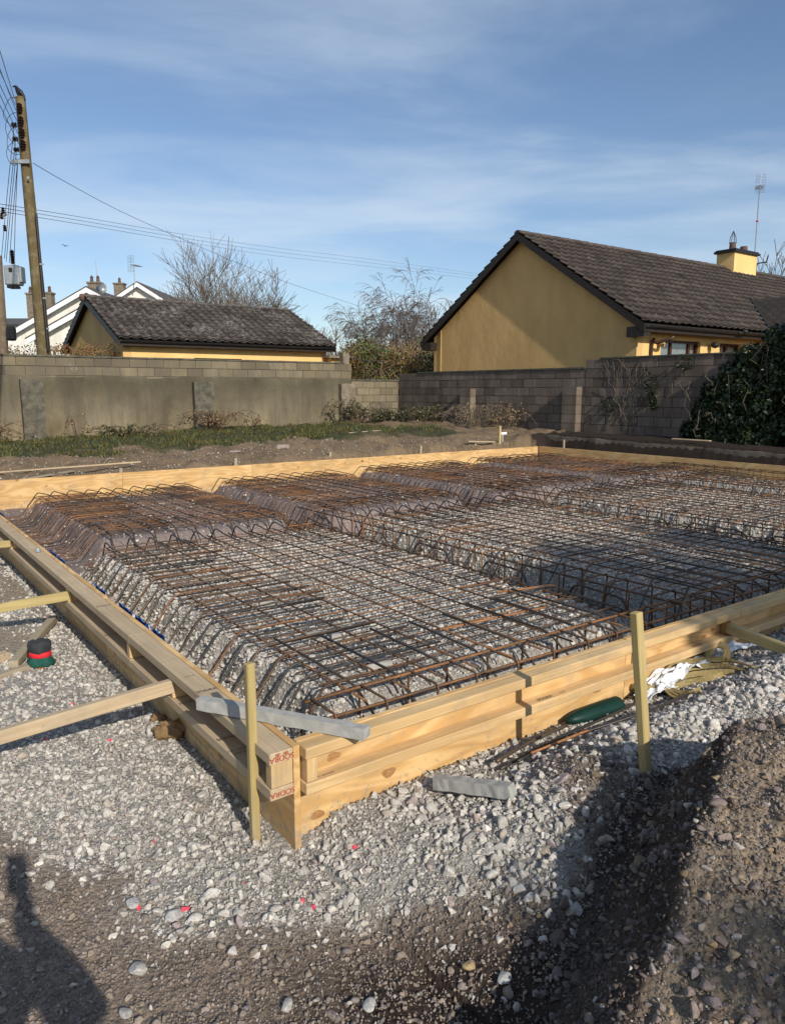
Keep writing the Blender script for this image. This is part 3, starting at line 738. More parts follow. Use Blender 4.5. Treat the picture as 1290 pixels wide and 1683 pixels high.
# ------------------------------------------------------------------ STAKES, BRACES
def stake(u, v, zg, h, w, label, lean=(0, 0), mat=None, group='timber stakes', top=True, pt=None, pointed=False):
    p = G(u, v, zg) if pt is None else pt
    p = Vector(p); q = p + Vector((lean[0], lean[1], h))
    root = board('timber_stake', p-Vector((0, 0, .12))-Vector((lean[0], lean[1], 0))*.1, q, w, w*.9, E1, mat or m_green, None, .004)
    return tag(root, label, 'stake', group)
stake(420, 1370, -1.655, 0.675, .034, 'tall square stake standing against the left rails at the near corner', (-.002, 0))
p = Vector((.956, 2.62, -1.40)); top = at(1045, 1006, 2.66)
stake(0, 0, 0, top.z-p.z, .038, 'tall leaning stake in the gravel in front of the sunlit front board', (top.x-p.x, top.y-p.y), pt=p)
for i, (b_, z1, lb) in enumerate([(2.2, -1.22, 'leaning short stake behind the far board, leftmost of the row'), (4.15, -1.17, 'short stake behind the far board at the panel joint'), (6.05, -1.15, 'short stake behind the far board, left of the centre soil mound'), (8.2, -1.13, 'short stake behind the far board, right of the centre soil mound')]):
    stake(0, 0, 0, z1+1.45, .05, lb, (.02 if i else .03, 0), m_stakeold, pt=W(9.66, b_, -1.45))
tr = empty('timber_stake', W(9.7, 9.75, -1.4), 'short stake with a crosspiece nailed on its top, behind the far board', 'stake', 'timber stakes')
board('post', W(9.7, 9.75, -1.45), W(9.7, 9.75, -1.14), .045, .045, E1, m_stakeold, tr)
board('crosspiece', W(9.66, 9.5, -1.095), W(9.62, 10.25, -1.135), .07, .022, (0, 0, 1), m_pine2, tr)
stake(0, 0, 0, .62, .05, 'tall thin stake behind the far board beside the white tag', (0, 0), m_green, pt=W(9.7, 10.48, -1.42))
stake(0, 0, 0, .52, .04, 'thin stake standing behind the far right corner of the formwork', (0, 0), m_stakeold, pt=W(8.85, 11.62, -1.62))
# white tag near stake
mb = MB(); mb.box(W(9.72, 10.55, -.99), E2*.17, E1*.03, Vector((0, 0, .05))); mb.box(W(9.73, 10.60, -1.28), E2*.012, E1*.012, Vector((0, 0, .29)))
tag(mb.build('white_tag', m_whitegl, None), 'small white plate on a thin peg behind the far board', 'tag')
def brace(p0, p1, w, t, label, mat=None, up=None):
    return tag(board('timber_brace', p0, p1, t, w, up or (0, 0, 1), mat or m_pine2, None, .003), label, 'brace', 'timber braces')
brace(W(.955, -.10, -1.36), W(1.36, -1.45, -1.62), .062, .04, 'nearest left brace, long weathered batten from the left rails to the gravel')
brace(W(2.93, -.09, -1.375), W(3.37, -.9, -1.52), .06, .038, 'middle left brace, pale batten from the left rails out over the dusty track', m_green)
brace(W(5.05, -.09, -1.375), W(5.6, -.6, -1.45), .06, .038, 'farthest left brace, pale batten near the far end of the left rails', m_green)
brace(W(-.075, 2.83, -1.375), W(-1.6, 2.72, -1.50), .06, .04, 'right brace, greenish batten running off the front rail to the right edge', m_green)
# lathes and loose timber on the ground
def lying(p0, p1, w, t, label, mat, lift=.0, cat='timber', name='loose_timber', group='loose timber on the ground'):
    for p in (p0, p1): p.z = hz(p.x, p.y)+t/2+lift
    return tag(board(name, p0, p1, w, t, (0, 0, 1), mat, None, .003), label, cat, group)
lying(G(88, 1008, -1.6), G(22, 1086, -1.6), .055, .045, 'grey brown batten lying at an angle behind the tied bundle', m_stakeold, .02)
lying(G(55, 1078, -1.6), G(-90, 1128, -1.6), .05, .03, 'pale offcut lying across the lower end of the angled batten', m_stakeold, .0)
lying(G(12, 1070, -1.6), G(-80, 1100, -1.6), .06, .05, 'stubby batten end at the left edge beside the angled batten', m_pine2, .01)
pl = [Vector(G(-60, 783, -1.30)), Vector(G(232, 766, -1.30))]
lying(pl[0], pl[1], .05, .022, 'long thin lath lying on the soil behind the far board at left', m_pine2, .05)
lying(G(120, 772, -1.30), G(40, 788, -1.30), .09, .02, 'short board offcut under the long thin lath behind the far board', m_stakeold, .02)
lying(W(12.0, 8.0), W(12.2, 9.0), .05, .02, 'thin stick lying in the soil hollow behind the far board', m_stakeold, .01)
lying(W(6.7, 12.45), W(5.9, 12.5), .10, .02, 'pale offcut lying on the dark bank behind the right board', m_pine2, .06)
# concrete bars
def conc_bar(p0, p1, w, t, label):
    p0, p1 = Vector(p0), Vector(p1); x = (p1-p0).normalized(); z = Vector((0, 0, 1)); z = (z-x*z.dot(x)).normalized(); y = z.cross(x)
    mb = MB(); n = 14; L = (p1-p0).length; vs = []; sec = [(-.5, -.5), (.5, -.5), (.36, .5), (-.36, .5)]
    for i in range(n+1):
        for (sy, sz) in sec:
            e = .003 if 0 < i < n else .0
            vs.append(p0+x*(L*i/n + (random.uniform(-.006, .006) if i in (0, n) else 0)) + y*(sy*w+random.uniform(-e, e)) + z*(sz*t+random.uniform(-e, e)*.6))
    fs = [(4*i+k, 4*i+(k+1) % 4, 4*(i+1)+(k+1) % 4, 4*(i+1)+k) for i in range(n) for k in range(4)] + [(3, 2, 1, 0), (4*n, 4*n+1, 4*n+2, 4*n+3)]
    mb.add(vs, fs); o = mb.build('concrete_bar', m_conc, None, loc=(p0+p1)/2)
    return tag(o, label, 'concrete bar', 'long concrete spacer bars')
conc_bar(W(.47, -.17, ZT+.024), W(-.16, .225, ZT+.024), .055, .044, 'pale grey concrete bar laid across the near corner of the formwork, behind the stake')
q0 = GZ(716, 1303); q1 = GZ(842, 1318); q0.z += .05; q1.z += .045
conc_bar(q0, q1, .06, .045, 'pale grey concrete bar lying on the gravel in front of the sunlit board')

# ------------------------------------------------------------------ REINFORCEMENT
def jit(s): return random.uniform(-s, s)
def bentpts(seq, r=.05):
    """round the corners of a polyline"""
    out = [seq[0]]
    for i in range(1, len(seq)-1):
        p, a, b = seq[i], seq[i-1], seq[i+1]; d1 = (a-p); d2 = (b-p)
        k = min(r, d1.length*.45, d2.length*.45); p1 = p+d1.normalized()*k; p2 = p+d2.normalized()*k
        out += [p1, (p1+p2)*.25+p*.5, p2]
    out.append(seq[-1]); return out
def bar(name, pts, rad, parent, mat, n=6):
    mb = MB(); mb.tube(pts, rad, n); c = sum((Vector(p) for p in pts), Vector())/len(pts)
    return mb.build(name, mat, parent, loc=c, smooth=True)
def mat_for(i, pad, label):
    a0, a1, b0, b1, top, kind = pad; near = i < 3
    root = empty('rebar_mat', W((a0+a1)/2, (b0+b1)/2, top), label, 'steel mesh', 'reinforcement mats on the gravel pads')
    n = 6 if near else 5; rm = .0046 if a0 < 3 else .0050
    z1 = top+.052; z2 = z1+.010
    # mesh sheet
    sb = .105 if a0 < 3 else .115
    k = int((a1-a0-.1)/sb)
    for j in range(k+1):
        a_ = a0+.02+j*(a1-a0-.04)/k + jit(.008)
        skew = jit(.012); sag = [W(a_+skew*t/4+jit(.0015), b0-.02+jit(.01) + (b1-b0+.04)*t/4., z1+jit(.003)) for t in range(5)]
        bar('cross_bar', sag, rm, root, m_rust, n)
    k = int((b1-b0-.1)/(.215 if a0 < 3 else .20))
    for j in range(k+1):
        b_ = b0+.06+j*(b1-b0-.12)/k+jit(.01)
        skew = jit(.015); sag = [W(a0-.18+jit(.01)+(a1-a0+.22)*t/5., b_+skew*t/5+jit(.0015), z2+jit(.003)) for t in range(6)]
        bar('long_bar', sag, rm+.0012, root, m_rust, n)
    re = .0066 if a0 < 3 else .0064
    # bent bars on the two b sides
    cb = 0
    for sgn, bb, lenr in ((-1, b0, (.55, .85)), (1, b1, (.35, .6))):
        if sgn == 1 and i == 3: continue
        st = .165 if (a0 < 3) else .125
        if i in (0, 1, 2) and (sgn == 1 or i > 0): st = .30
        k = int((a1-a0-.1)/st)
        for j in range(k+1):
            a_ = a0+.05+j*(a1-a0-.1)/k+jit(.018)
            out = .40+jit(.03); inn = random.uniform(*lenr)
            da = jit(.03)
            lft = (b0 < .8 and sgn < 0)
            seq = [W(a_+da, (.17+jit(.03)) if lft else bb+sgn*(out+.06), ZB+(.075 if lft else .035)), W(a_+da*.7, bb+sgn*(.20 if lft and a0 < 3 else .22), ZB+(.08 if lft else .04)+jit(.01)), W(a_, bb+sgn*(.02+jit(.02)), z2+.022+jit(.008)), W(a_+jit(.015), bb-sgn*inn*.5, z2+.018), W(a_+jit(.02), bb-sgn*inn, z2+.014)]
            bar('edge_bar', bentpts(seq, .05), re, root, m_dsteel if (cb % 3 and kind == 0) else m_rust, n)
            cb += 1
    # bent bars on the a sides
    for sgn, aa in ((-1, a0), (1, a1)):
        if sgn == -1 and a0 < 3:
            # heavier straight starters lapped over the front edge
            k = int((b1-b0)/.27)
            for j in range(k+1):
                b_ = b0+.10+j*(b1-b0-.12)/k+jit(.03); l = random.uniform(.45, .8)
                seq = [W(aa-.45, b_+jit(.03), ZB+.05), W(aa-.02, b_, z2+.02), W(aa+l, b_+jit(.02), z2+.022)]
                bar('edge_bar', bentpts([seq[0]+jit(.02)*E2, seq[1], seq[2]], .05), .0072, root, m_dsteel, n)
            continue
        k = int((b1-b0)/.215)
        for j in range(k+1):
            b_ = b0+.05+j*(b1-b0-.1)/k+jit(.015); l = random.uniform(.45, .6); rz = .05 if sgn == 1 else .02
            seq = [W(aa+sgn*(.40+jit(.03)), b_+jit(.03), ZB+.04), W(aa+sgn*.26, b_+jit(.02), ZB+.07+jit(.02)), W(aa+sgn*(.04+jit(.02)), b_, z2+.025+jit(.01)), W(aa-sgn*l*.4, b_+jit(.01), z2+.022+rz*.5), W(aa-sgn*l, b_+jit(.02), z2+.018)]
            if sgn == 1 :
                # loops standing up a little at the far edge
                seq = [W(aa+.34+jit(.03), b_+jit(.03), ZB+.10), W(aa+.10, b_, z2+.055+jit(.01)), W(aa-.12, b_+jit(.01), z2+.03+jit(.01)), W(aa-l, b_+jit(.02), z2+.018)]
                if a0 > 3: seq = [W(aa+.34+jit(.03), b_-.10+jit(.03), ZB+.14), W(aa+.16, b_-.02, z2+.045+jit(.012)), W(aa-.10, b_+.06+jit(.01), z2+.035+jit(.01)), W(aa-l, b_+.08+jit(.02), z2+.018)]
            bar('edge_bar', bentpts(seq, .045), re+.0004, root, m_dsteel, n)
    return root
plabels = ['welded steel mat on the nearest pale gravel pad behind the near corner', 'steel mat on the middle gravel pad of the near row, half in shadow', 'steel mat on the third gravel pad of the near row, toward the right board', 'steel mat on the last narrow pad of the near row, against the right board',
 'rusty steel mat on the leftmost purple dust pad in the far row', 'rusty steel mat on the second purple dust pad of the far row', 'rusty steel mat on the third purple dust pad of the far row', 'rusty steel mat on the farthest pad at the far right corner of the formwork']
for i, pd in enumerate(PADS): mat_for(i, pd, plabels[i])
def cage(a0, a1, b0, b1, label, along='a', step=.2, zb=ZB+.04, zt=-1.37, rad=.0064, rl=.0078):
    root = empty('rebar_cage', W((a0+a1)/2, (b0+b1)/2, zb), label, 'rebar cage', 'ladder cages in the beam trenches')
    for z in (zb, zt):
        for s_ in (0, 1):
            if along == 'a': pts = [W(a0-.1*s_+(a1-a0+.15)*t/6., (b0, b1)[s_]+jit(.003), z+jit(.003)) for t in range(7)]
            else: pts = [W((a0, a1)[s_]+jit(.008), b0-.05+(b1-b0+.1)*t/8., z+jit(.008)) for t in range(9)]
            bar('long_bar', pts, rl, root, m_rust)
    L = (a1-a0) if along == 'a' else (b1-b0); k = int(L/step)
    for j in range(k+1):
        t = j*L/k+jit(.02); o = .012; ti = jit(.02)
        if along == 'a': seq = [W(a0+t, b0-o, zb-o), W(a0+t, b1+o, zb-o), W(a0+t+ti, b1+o, zt+o), W(a0+t+ti, b0-o, zt+o), W(a0+t, b0-o, zb-o)]
        else: seq = [W(a0-o, b0+t, zb-o), W(a1+o, b0+t, zb-o), W(a1+o, b0+t+ti, zt+o), W(a0-o, b0+t+ti, zt+o), W(a0-o, b0+t, zb-o)]
        bar('stirrup', bentpts(seq, .02), rad, root, m_rust, 5)
    return root
cage(.35, 5.25, 3.02, 3.26, 'ladder shaped rebar cage in the first trench, between the two nearest gravel pads')
cage(.35, 5.35, 6.10, 6.32, 'ladder shaped rebar cage in the second trench, at the middle of the slab')
cage(.35, 5.4, 9.20, 9.42, 'ladder shaped rebar cage in the third trench, toward the right board')
cage(.35, 5.9, 11.12, 11.34, 'ladder shaped rebar cage standing against the right board', zt=-1.36)
cage(.24, .44, .35, 11.0, 'long rebar cage in the trench behind the sunlit front board', along='b', step=.26)
# crank bars laid over the trenches
def trench_bars(label, seqs):
    root = empty('crank_bars', seqs[0][0], label, 'rebar', 'loose bars over the trenches')
    for s_ in seqs: bar('crank_bar', bentpts(s_, .05), .008, root, m_dsteel if random.random() < .6 else m_rust)
sq = []
for j in range(4):
    a_ = .9+j*.95; sq.append([W(a_-.25, 3.0, ZB+.03), W(a_-.1, 3.02, -1.43), W(a_+.35, 3.05, -1.43), W(a_+.5, 3.06, ZB+.03)])
trench_bars('cranked bars standing in the first beam trench beside its cage', sq)
sq = []
for j in range(5):
    a_ = .8+j*.9; sq.append([W(a_-.3, 6.0, ZB+.03), W(a_-.1, 6.02, -1.42), W(a_+.5, 6.05, -1.42), W(a_+.7, 6.06, ZB+.03)])
trench_bars('cranked bars standing in the second beam trench beside its cage', sq)
sq = []
for a_ in np.arange(4.9, 8.6, .17):
    sq.append([W(a_, 2.75, ZB+.05), W(a_+jit(.03), 3.38, ZB+.055)])
for a_ in np.arange(5., 8.6, .2):
    sq.append([W(a_, 5.35, ZB+.05), W(a_+jit(.03), 6.1, ZB+.055)])
trench_bars('straight bars lying across the floors of the far row trenches', sq)
sq = []
for b_ in np.arange(3., 10, .9): sq.append([W(4.7, b_-.8, ZB+.06), W(4.72, b_+.3, ZB+.065)])
for a_ in (4.75, 4.9, 5.02): sq.append([W(a_, .5, ZB+.05), W(a_, 3., ZB+.05)])
trench_bars('straight bars lying along the cross trench between near and far pads', sq)
# short bright orange bars on near pads
sq = [[W(1.35, 2.35, -1.402), W(1.25, 2.8, -1.40), W(1.22, 2.93, -1.46)], [W(.95, 1.5, -1.402), W(.9, 2.35, -1.402)], [W(.42, 2.6, -1.39), W(.40, 3.3, -1.385)], [W(.66, 5.0, -1.40), W(.64, 5.7, -1.40)]]
root = empty('short_bars', W(1.2, 2.5, -1.4), 'few short bright orange bars laid on the nearest steel mats', 'rebar')
m_orange = simple('fresh_rust', (.30, .135, .055), .7, .4, 40, .4)
for s_ in sq: bar('short_bar', s_, .008, root, m_orange)
# spacer blocks under the mats
sp0 = None
def spacer(a_, b_, top, s_, lab, grp):
    mb = MB(); p = W(a_, b_, top+.004); an = random.uniform(0, 3); x = Vector((math.cos(an), math.sin(an), 0)); y = Vector((-x.y, x.x, 0)); h = .04
    w_, d_ = s_, s_*.62
    v = [p-x*w_-y*d_, p+x*w_-y*d_*.8, p+x*w_*.9+y*d_, p-x*w_+y*d_*.9]; vt = [q*1.0 + (p-q)*.12 + Vector((0, 0, h)) for q in v]
    mb.add(v+vt, [(3, 2, 1, 0), (4, 5, 6, 7), (0, 1, 5, 4), (1, 2, 6, 5), (2, 3, 7, 6), (3, 0, 4, 7)])
    tag(mb.build('spacer_block', m_conc, None, loc=p), lab, 'spacer', grp)
P1s = [(3.9, 1.1), (3.6, 1.8), (3.1, 1.15), (2.9, 2.1), (2.5, 1.5), (2.2, 1.0), (1.95, 1.95), (1.7, 1.35), (1.42, .92), (1.36, 1.02), (1.2, 2.2), (.82, .95), (1.0, 1.55), (4.1, 2.3)]
for a_, b_ in P1s: spacer(a_, b_, -1.475, .055 if (a_, b_) != (.82, .95) else .085, 'small grey concrete spacer under the nearest steel mat', 'concrete spacers under the nearest mat')
for i, pd in enumerate(PADS[1:]):
    for _ in range(9): spacer(random.uniform(pd[0]+.2, pd[1]-.2), random.uniform(pd[2]+.2, pd[3]-.2), pd[4], .06, ['small grey concrete spacer under a farther mat of the near row', 'small pale concrete spacer under a mat on the purple dust pads'][pd[5]], ['concrete spacers under the farther near row mats', 'concrete spacers on the dust pads'][pd[5]])
# white plastic scrap in rebar far right
def sheet(name, pts_fn, nu, nv, mat, label, cat, thick=.003, parent=None):
    mb = MB(); vs = [pts_fn(i/nu, j/nv) for i in range(nu+1) for j in range(nv+1)]
    mb.add(vs, [(i*(nv+1)+j, (i+1)*(nv+1)+j, (i+1)*(nv+1)+j+1, i*(nv+1)+j+1) for i in range(nu) for j in range(nv)])
    o = mb.build(name, mat, parent, smooth=False)
    if thick: m = o.modifiers.new('s', 'SOLIDIFY'); m.thickness = thick
    return tag(o, label, cat) if label else o
def ns(x, y, s=0): return float(fbm(np.array([x]), np.array([y]), s)[0])-.5
def crumple(center, lx, ly, ang, amp, seed, fold=1.0):
    c, s = math.cos(ang), math.sin(ang)
    def f(u, v):
        x = (u-.5)*lx*(1+.5*ns(v*3, 3, seed)); y = (v-.5)*ly*(1+.7*ns(u*3, 7, seed+1))
        X = center[0]+x*c-y*s; Y = center[1]+x*s+y*c
        return Vector((X, Y, hz(X, Y)+.03+amp*(.35+abs(ns(u*4+v*2, v*4, seed+2))*2.2)*(.4+math.sin(math.pi*u)*.6)))
    return f
sheet('plastic_scrap', crumple(W(4.95, 8.45), .3, .12, .9, .12, 5), 8, 5, m_white_pl, 'white plastic scrap caught in the cross trench between the steel mats', 'plastic scrap')

# ------------------------------------------------------------------ small things by the front board
c0 = W(-.10, 2.34)
root = empty('plastic_sheet', (c0.x, c0.y, hz(c0.x, c0.y)), 'crumpled white plastic sheet lying against the front board', 'plastic sheet')
sheet('sheet', crumple((c0.x, c0.y), .50, .12, .63, .075, 3), 20, 9, m_white_pl, None, None, .002, root)
sheet('torn_flap', crumple(W(-.13, 2.86).xy, .42, .08, .40, .05, 8), 16, 5, m_white_pl, None, None, .002, root)
sheet('torn_flap', crumple(W(-.14, 2.06).xy, .24, .08, .63, .05, 12), 10, 5, m_white_pl, None, None, .002, root)
# olive lifting sling: folded strap loops
root = empty('lifting_sling', G(1130, 1140, -1.45), 'folded olive webbing sling lying on the gravel beside the white sheet', 'sling')
def strap(pts, w, parent, up=Vector((0, 0, 1)), t=.006):
    mb = MB(); k = len(pts); vs = []
    for i, p in enumerate(pts):
        d = (pts[min(i+1, k-1)]-pts[max(i-1, 0)]).normalized(); s_ = up.cross(d)
        s_ = s_.normalized() if s_.length > .01 else Vector((1, 0, 0)); n_ = d.cross(s_)
        vs += [p-s_*w/2-n_*t/2, p+s_*w/2-n_*t/2, p+s_*w/2+n_*t/2, p-s_*w/2+n_*t/2]
    mb.add(vs, [(4*i+j, 4*i+(j+1) % 4, 4*i+4+(j+1) % 4, 4*i+4+j) for i in range(k-1) for j in range(4)]+[(3, 2, 1, 0), (4*k-4, 4*k-3, 4*k-2, 4*k-1)])
    return mb.build('strap', m_web, parent)
def gp(u, v, lift): 
    p = GZ(u, v, -1.5); p.z += lift; return p
def spl(pts, n=8):
    out = []; P = [pts[0]]+pts+[pts[-1]]
    for i in range(1, len(P)-2):
        for k in range(n):
            t = k/n; a, b, c, d = P[i-1], P[i], P[i+1], P[i+2]
            out.append(.5*((2*b)+(c-a)*t+(2*a-5*b+4*c-d)*t*t+(3*b-a-3*c+d)*t**3))
    out.append(pts[-1]); return out
for q in range(4):
    e = q*8; l = .075-q*.014
    strap(spl([gp(1238-q*16, 1104+q*3, .02), gp(1190-q*8, 1103+e*.8, l*.9), gp(1145-q*4, 1106+e, l), gp(1108, 1114+e, l), gp(1088+q*4, 1128+e*.5, l*.8), gp(1090+q*5, 1142, l*.5+.01), gp(1110+q*9, 1150-q*2, .02), gp(1150, 1146-q*3, .015)], 7), .030, root, Vector((.15, -.8, .58)), .008)
strap(spl([gp(1160, 1094, .05), gp(1172, 1086, .10), gp(1192, 1090, .08), gp(1188, 1100, .03)], 6), .045, root, Vector((.2, -.8, .5)))
# green tube
p0 = W(-.09, 1.43); p1 = W(-.10, 1.80)
for p in (p0, p1): p.z = hz(p.x, p.y)+.034
d = (p1-p0).normalized()
mb = MB(); n = 22; k = 10; vs = []; 
for i in range(k+1):
    t = i/k; c = p0.lerp(p1, t); rad = .040*(1-.65*(1-min(1, t*3.0))**2); e = .78 
    s_ = d.cross(Vector((0, 0, 1))).normalized()
    for j in range(n):
        th = 2*math.pi*j/n; rr = rad*(1+.06*math.sin(2*th+t*3)); vs.append(c+s_*math.cos(th)*rr+Vector((0, 0, 1))*math.sin(th)*rr*e)
mb.add(vs, [(i*n+j, i*n+(j+1) % n, (i+1)*n+(j+1) % n, (i+1)*n+j) for i in range(k) for j in range(n)]+[tuple(range(n-1, -1, -1))])
o = mb.build('green_tube', m_green_pl, None, loc=(p0+p1)/2, smooth=True); mo = o.modifiers.new('s', 'SOLIDIFY'); mo.thickness = .005
tag(o, 'dark green plastic tube with one open end lying at the foot of the front board', 'tube')
mb = MB()
mb.tube(spl([gp(985, 1160, .05), gp(1010, 1150, .06), gp(1045, 1146, .06), gp(1080, 1140, .03)], 5), [.006]+[.018]*14+[.01], 8)
tag(mb.build('brown_roll', m_web, None, smooth=True), 'narrow rolled brown strap behind the green tube', 'strap')
# loose rusty bars on the gravel
for i, (pts, lb, rad) in enumerate([([(822, 1272), (900, 1228), (985, 1190), (1060, 1155), (1110, 1128)], 'longest ribbed bar lying on gravel from the front board toward the sling', .007),
  ([(850, 1262), (930, 1222), (1060, 1180), (1130, 1150)], 'second ribbed bar lying just below the longest one', .007),
  ([(872, 1250), (905, 1236), (965, 1212)], 'short orange rusted bar lying among the ribbed bars', .0055),
  ([(815, 1268), (870, 1236), (930, 1208)], 'dark flat bar end lying closest to the front board', .008)]):
    P = [gp(u, v, .025+.008*i) for u, v in pts]
    mb = MB(); mb.tube(spl(P, 5), rad, 8); tag(mb.build('loose_rebar', m_orange if i == 2 else m_dsteel, None, loc=P[0], smooth=True), lb, 'rebar', 'loose bars on the gravel')
# tied bundle (black top, red band, green skirt on a brick)
bc = G(68, 1092, -1.655); bc.z = hz(bc.x, bc.y)
root = empty('tied_bundle', bc, 'dark cloth bundle tied with a red band above a green skirt, standing on gravel', 'bundle')
def lump(prof, mat, name, amp, seed, n=28):
    mb = MB(); vs = []
    for r, z in prof:
        for j in range(n):
            th = 2*math.pi*j/n; k = 1+amp*2*ns(math.cos(th)*1.6+5, math.sin(th)*1.6+z*12, seed)+amp*.5*math.sin(th*5+seed+z*30)*.5
            vs.append(bc+Vector((r*k*math.cos(th), r*k*math.sin(th)*.8, z*.8+(amp*.10*ns(th*2, z*9, seed+4) if r > .01 else 0))))
    m_ = len(prof); mb.add(vs, [(i*n+j, i*n+(j+1) % n, (i+1)*n+(j+1) % n, (i+1)*n+j) for i in range(m_-1) for j in range(n)]+[tuple(range((m_-1)*n, m_*n))])
    mb.build(name, mat, root, smooth=True)
mb = MB(); mb.box(bc+Vector((-.035, -.045, -.02)), (.075, 0, 0), (0, .06, 0), (0, 0, .05)); mb.build('brick', m_brick, root)
lump([(.078, .018), (.086, .03), (.074, .055), (.062, .085), (.060, .095)], m_cloth_g, 'green_skirt', .22, 3)
lump([(.060, .083), (.0645, .09), (.064, .118), (.060, .124)], m_cloth_r, 'red_band', .10, 7)
lump([(.060, .12), (.066, .14), (.070, .17), (.066, .195), (.045, .206), (.015, .20)], m_cloth_b, 'dark_top', .20, 11)
# brown dead leaves / paper at left board
for i, (u, v, s_, lb) in enumerate([(284, 1196, .07, 'crumpled brown paper bag lying at the foot of the left board'), (262, 1170, .035, 'small crumpled brown scrap just beyond the paper bag')]):
    c = G(u, v, -1.64); c.z = hz(c.x, c.y)
    V0, F = ico(4); g = np.array([[ns(x*2.1+i*3, y*2.1+z*1.7, 5)*1.3+.35*abs(ns(x*5, z*5+y*3, 9)) for x, y, z in V0]]).T
    V = V0*(1+g)*np.array([s_, s_*.75, s_*.62])
    V = np.round(V/.009)*.006+V*.4
    o = numesh('paper_bag', V, F, m_paper, None, (c.x, c.y, c.z+s_*.35)); tag(o, lb, 'paper')
# pink block on soil beyond
for a_, b_, s_, lb in ((11.1, 5.85, .12, 'pale pinkish building block lying on the soil behind the far board'), (10.95, 4.75, .10, 'flat reddish slab fragment half buried in the soil behind the far board')):
    p = W(a_, b_); p.z = hz(p.x, p.y)
    mb = MB(); mb.box(p+Vector((-s_, -.05, -.02)), (2*s_, .03, .004), (0, .12, 0), (0, 0, .085 if s_ > .11 else .03)); o = mb.build('rubble_block', m_soilstone, None, loc=p)
    bv = o.modifiers.new('b', 'BEVEL'); bv.width = .012; bv.segments = 2; tag(o, lb, 'block')

# ------------------------------------------------------------------ WALLS
def block_face(mb, origin, along, outn, length, ztop, zbot_fn, base, var=.12, bl=.45, ch=.225, gap=.009, thick=.02, off=0):
    z = ztop; row = off
    while z > -1.7:
        s0 = -(row % 2)*bl/2 + jit(.02)
        while s0 < length:
            s1 = min(s0+bl, length); q0 = max(s0, 0)
            if s1-q0 > .03 and z > zbot_fn((q0+s1)/2)-.3:
                c = tuple(base[k]*(1+random.gauss(0, var)) for k in range(3)); t = random.gauss(1, var); c = tuple(base[k]*t for k in range(3))
                e = thick + jit(.003)
                o = origin + along*(q0+gap/2)+outn*0; g = .004
                L = s1-q0-gap; zl = z-ch+gap/2; zh = z-gap/2
                A = o+Vector((0, 0, zl)); 
                f0 = [A, A+along*L, A+along*L+Vector((0, 0, zh-zl)), A+Vector((0, 0, zh-zl))]
                f1 = [f0[0]+outn*e+along*g+zv(g), f0[1]+outn*(e+jit(.002))-along*g+zv(g), f0[2]+outn*e-along*g-zv(g), f0[3]+outn*(e+jit(.002))+along*g-zv(g)]
                mb.add(f0+f1, [(0, 1, 5, 4), (1, 2, 6, 5), (2, 3, 7, 6), (3, 0, 4, 7), (4, 5, 6, 7)], c)
            s0 += bl
        z -= ch; row += 1
def zend(p): return hz(p.x, p.y)
# left wall: a=17.8, b from -8 to 11.84
LA = 17.8
root = empty('boundary_wall', W(LA, 2, -1.3), 'long rendered concrete wall at left behind the grass strip', 'wall')
mb = MB(); mb.abox(LA+.012, LA+.215, -9, 11.86, -2, .79); mb.build('wall_core', m_mortar, root)
mb = MB(); block_face(mb, W(LA+.012, -9), E2, -E1, 20.86, .79, lambda s: .5, (.30, .27, .22), .16)
o = mb.build('block_courses', m_block, root, color=True)
# rendered lower part with uneven thickness
nu, nv = 170, 22; mb = MB(); vs = []
for i in range(nu+1):
    for j in range(nv+1):
        b_ = -9+20.85*i/nu; z_ = -2+(.345+2)*j/nv
        if j == nv: z_ += .03*ns(b_*2, 1, 3)
        vs.append(W(LA-.026+.025*ns(b_*1.1, z_*1.3, 4)+.006*ns(b_*5, z_*5, 6)+(.022 if j == nv else 0), b_, z_))
mb.add(vs, [(i*(nv+1)+j, (i+1)*(nv+1)+j, (i+1)*(nv+1)+j+1, i*(nv+1)+j+1) for i in range(nu) for j in range(nv)])
mb.build('render_coat', m_render, root, smooth=True)
mb = MB(); vs = []; n = 120
for i in range(n+1):
    b_ = -9+20.6*i/n; e = .012*ns(b_*3, 0, 9); vs += [W(LA-.03+e, b_, .792), W(LA+.24, b_, .792), W(LA+.24, b_, .835+e), W(LA-.03+e, b_, .835+e)]
mb.add(vs, [(4*i+k, 4*i+(k+1) % 4, 4*i+4+(k+1) % 4, 4*i+4+k) for i in range(n) for k in range(4)]+[(3, 2, 1, 0), (4*n, 4*n+1, 4*n+2, 4*n+3)]); mb.build('coping', m_cap, root)
for b0, b1, zt, m_ in ((2.30, 2.80, .24, m_pier), (6.62, 7.18, .20, m_pier), (11.36, 11.86, .17, m_chimney)):
    mb = MB(); n = 14; vs = []
    for i in range(n+1):
        z_ = -2+(zt+2)*i/n; e = lambda: jit(.009)
        k = 1 if i < n else .96
        vs += [W(LA+.02, b0, z_), W(LA-.20+e(), b0+e(), z_), W(LA-.20+e(), (b0+b1)/2, z_+(.02 if i == n else 0)), W(LA-.20+e(), b1+e(), z_), W(LA+.02, b1, z_)]
    mb.add(vs, [(5*i+k, 5*i+(k+1) % 5, 5*i+5+(k+1) % 5, 5*i+5+k) for i in range(n) for k in range(5)]+[(5*n, 5*n+1, 5*n+2, 5*n+3, 5*n+4)])
    mb.build('pier', m_, root)
# end pillar at 575
mb = MB(); mb.abox(LA+.03, LA+.25, 11.58, 11.80, .78, 1.12); mb.build('end_pillar', m_chimney, root)
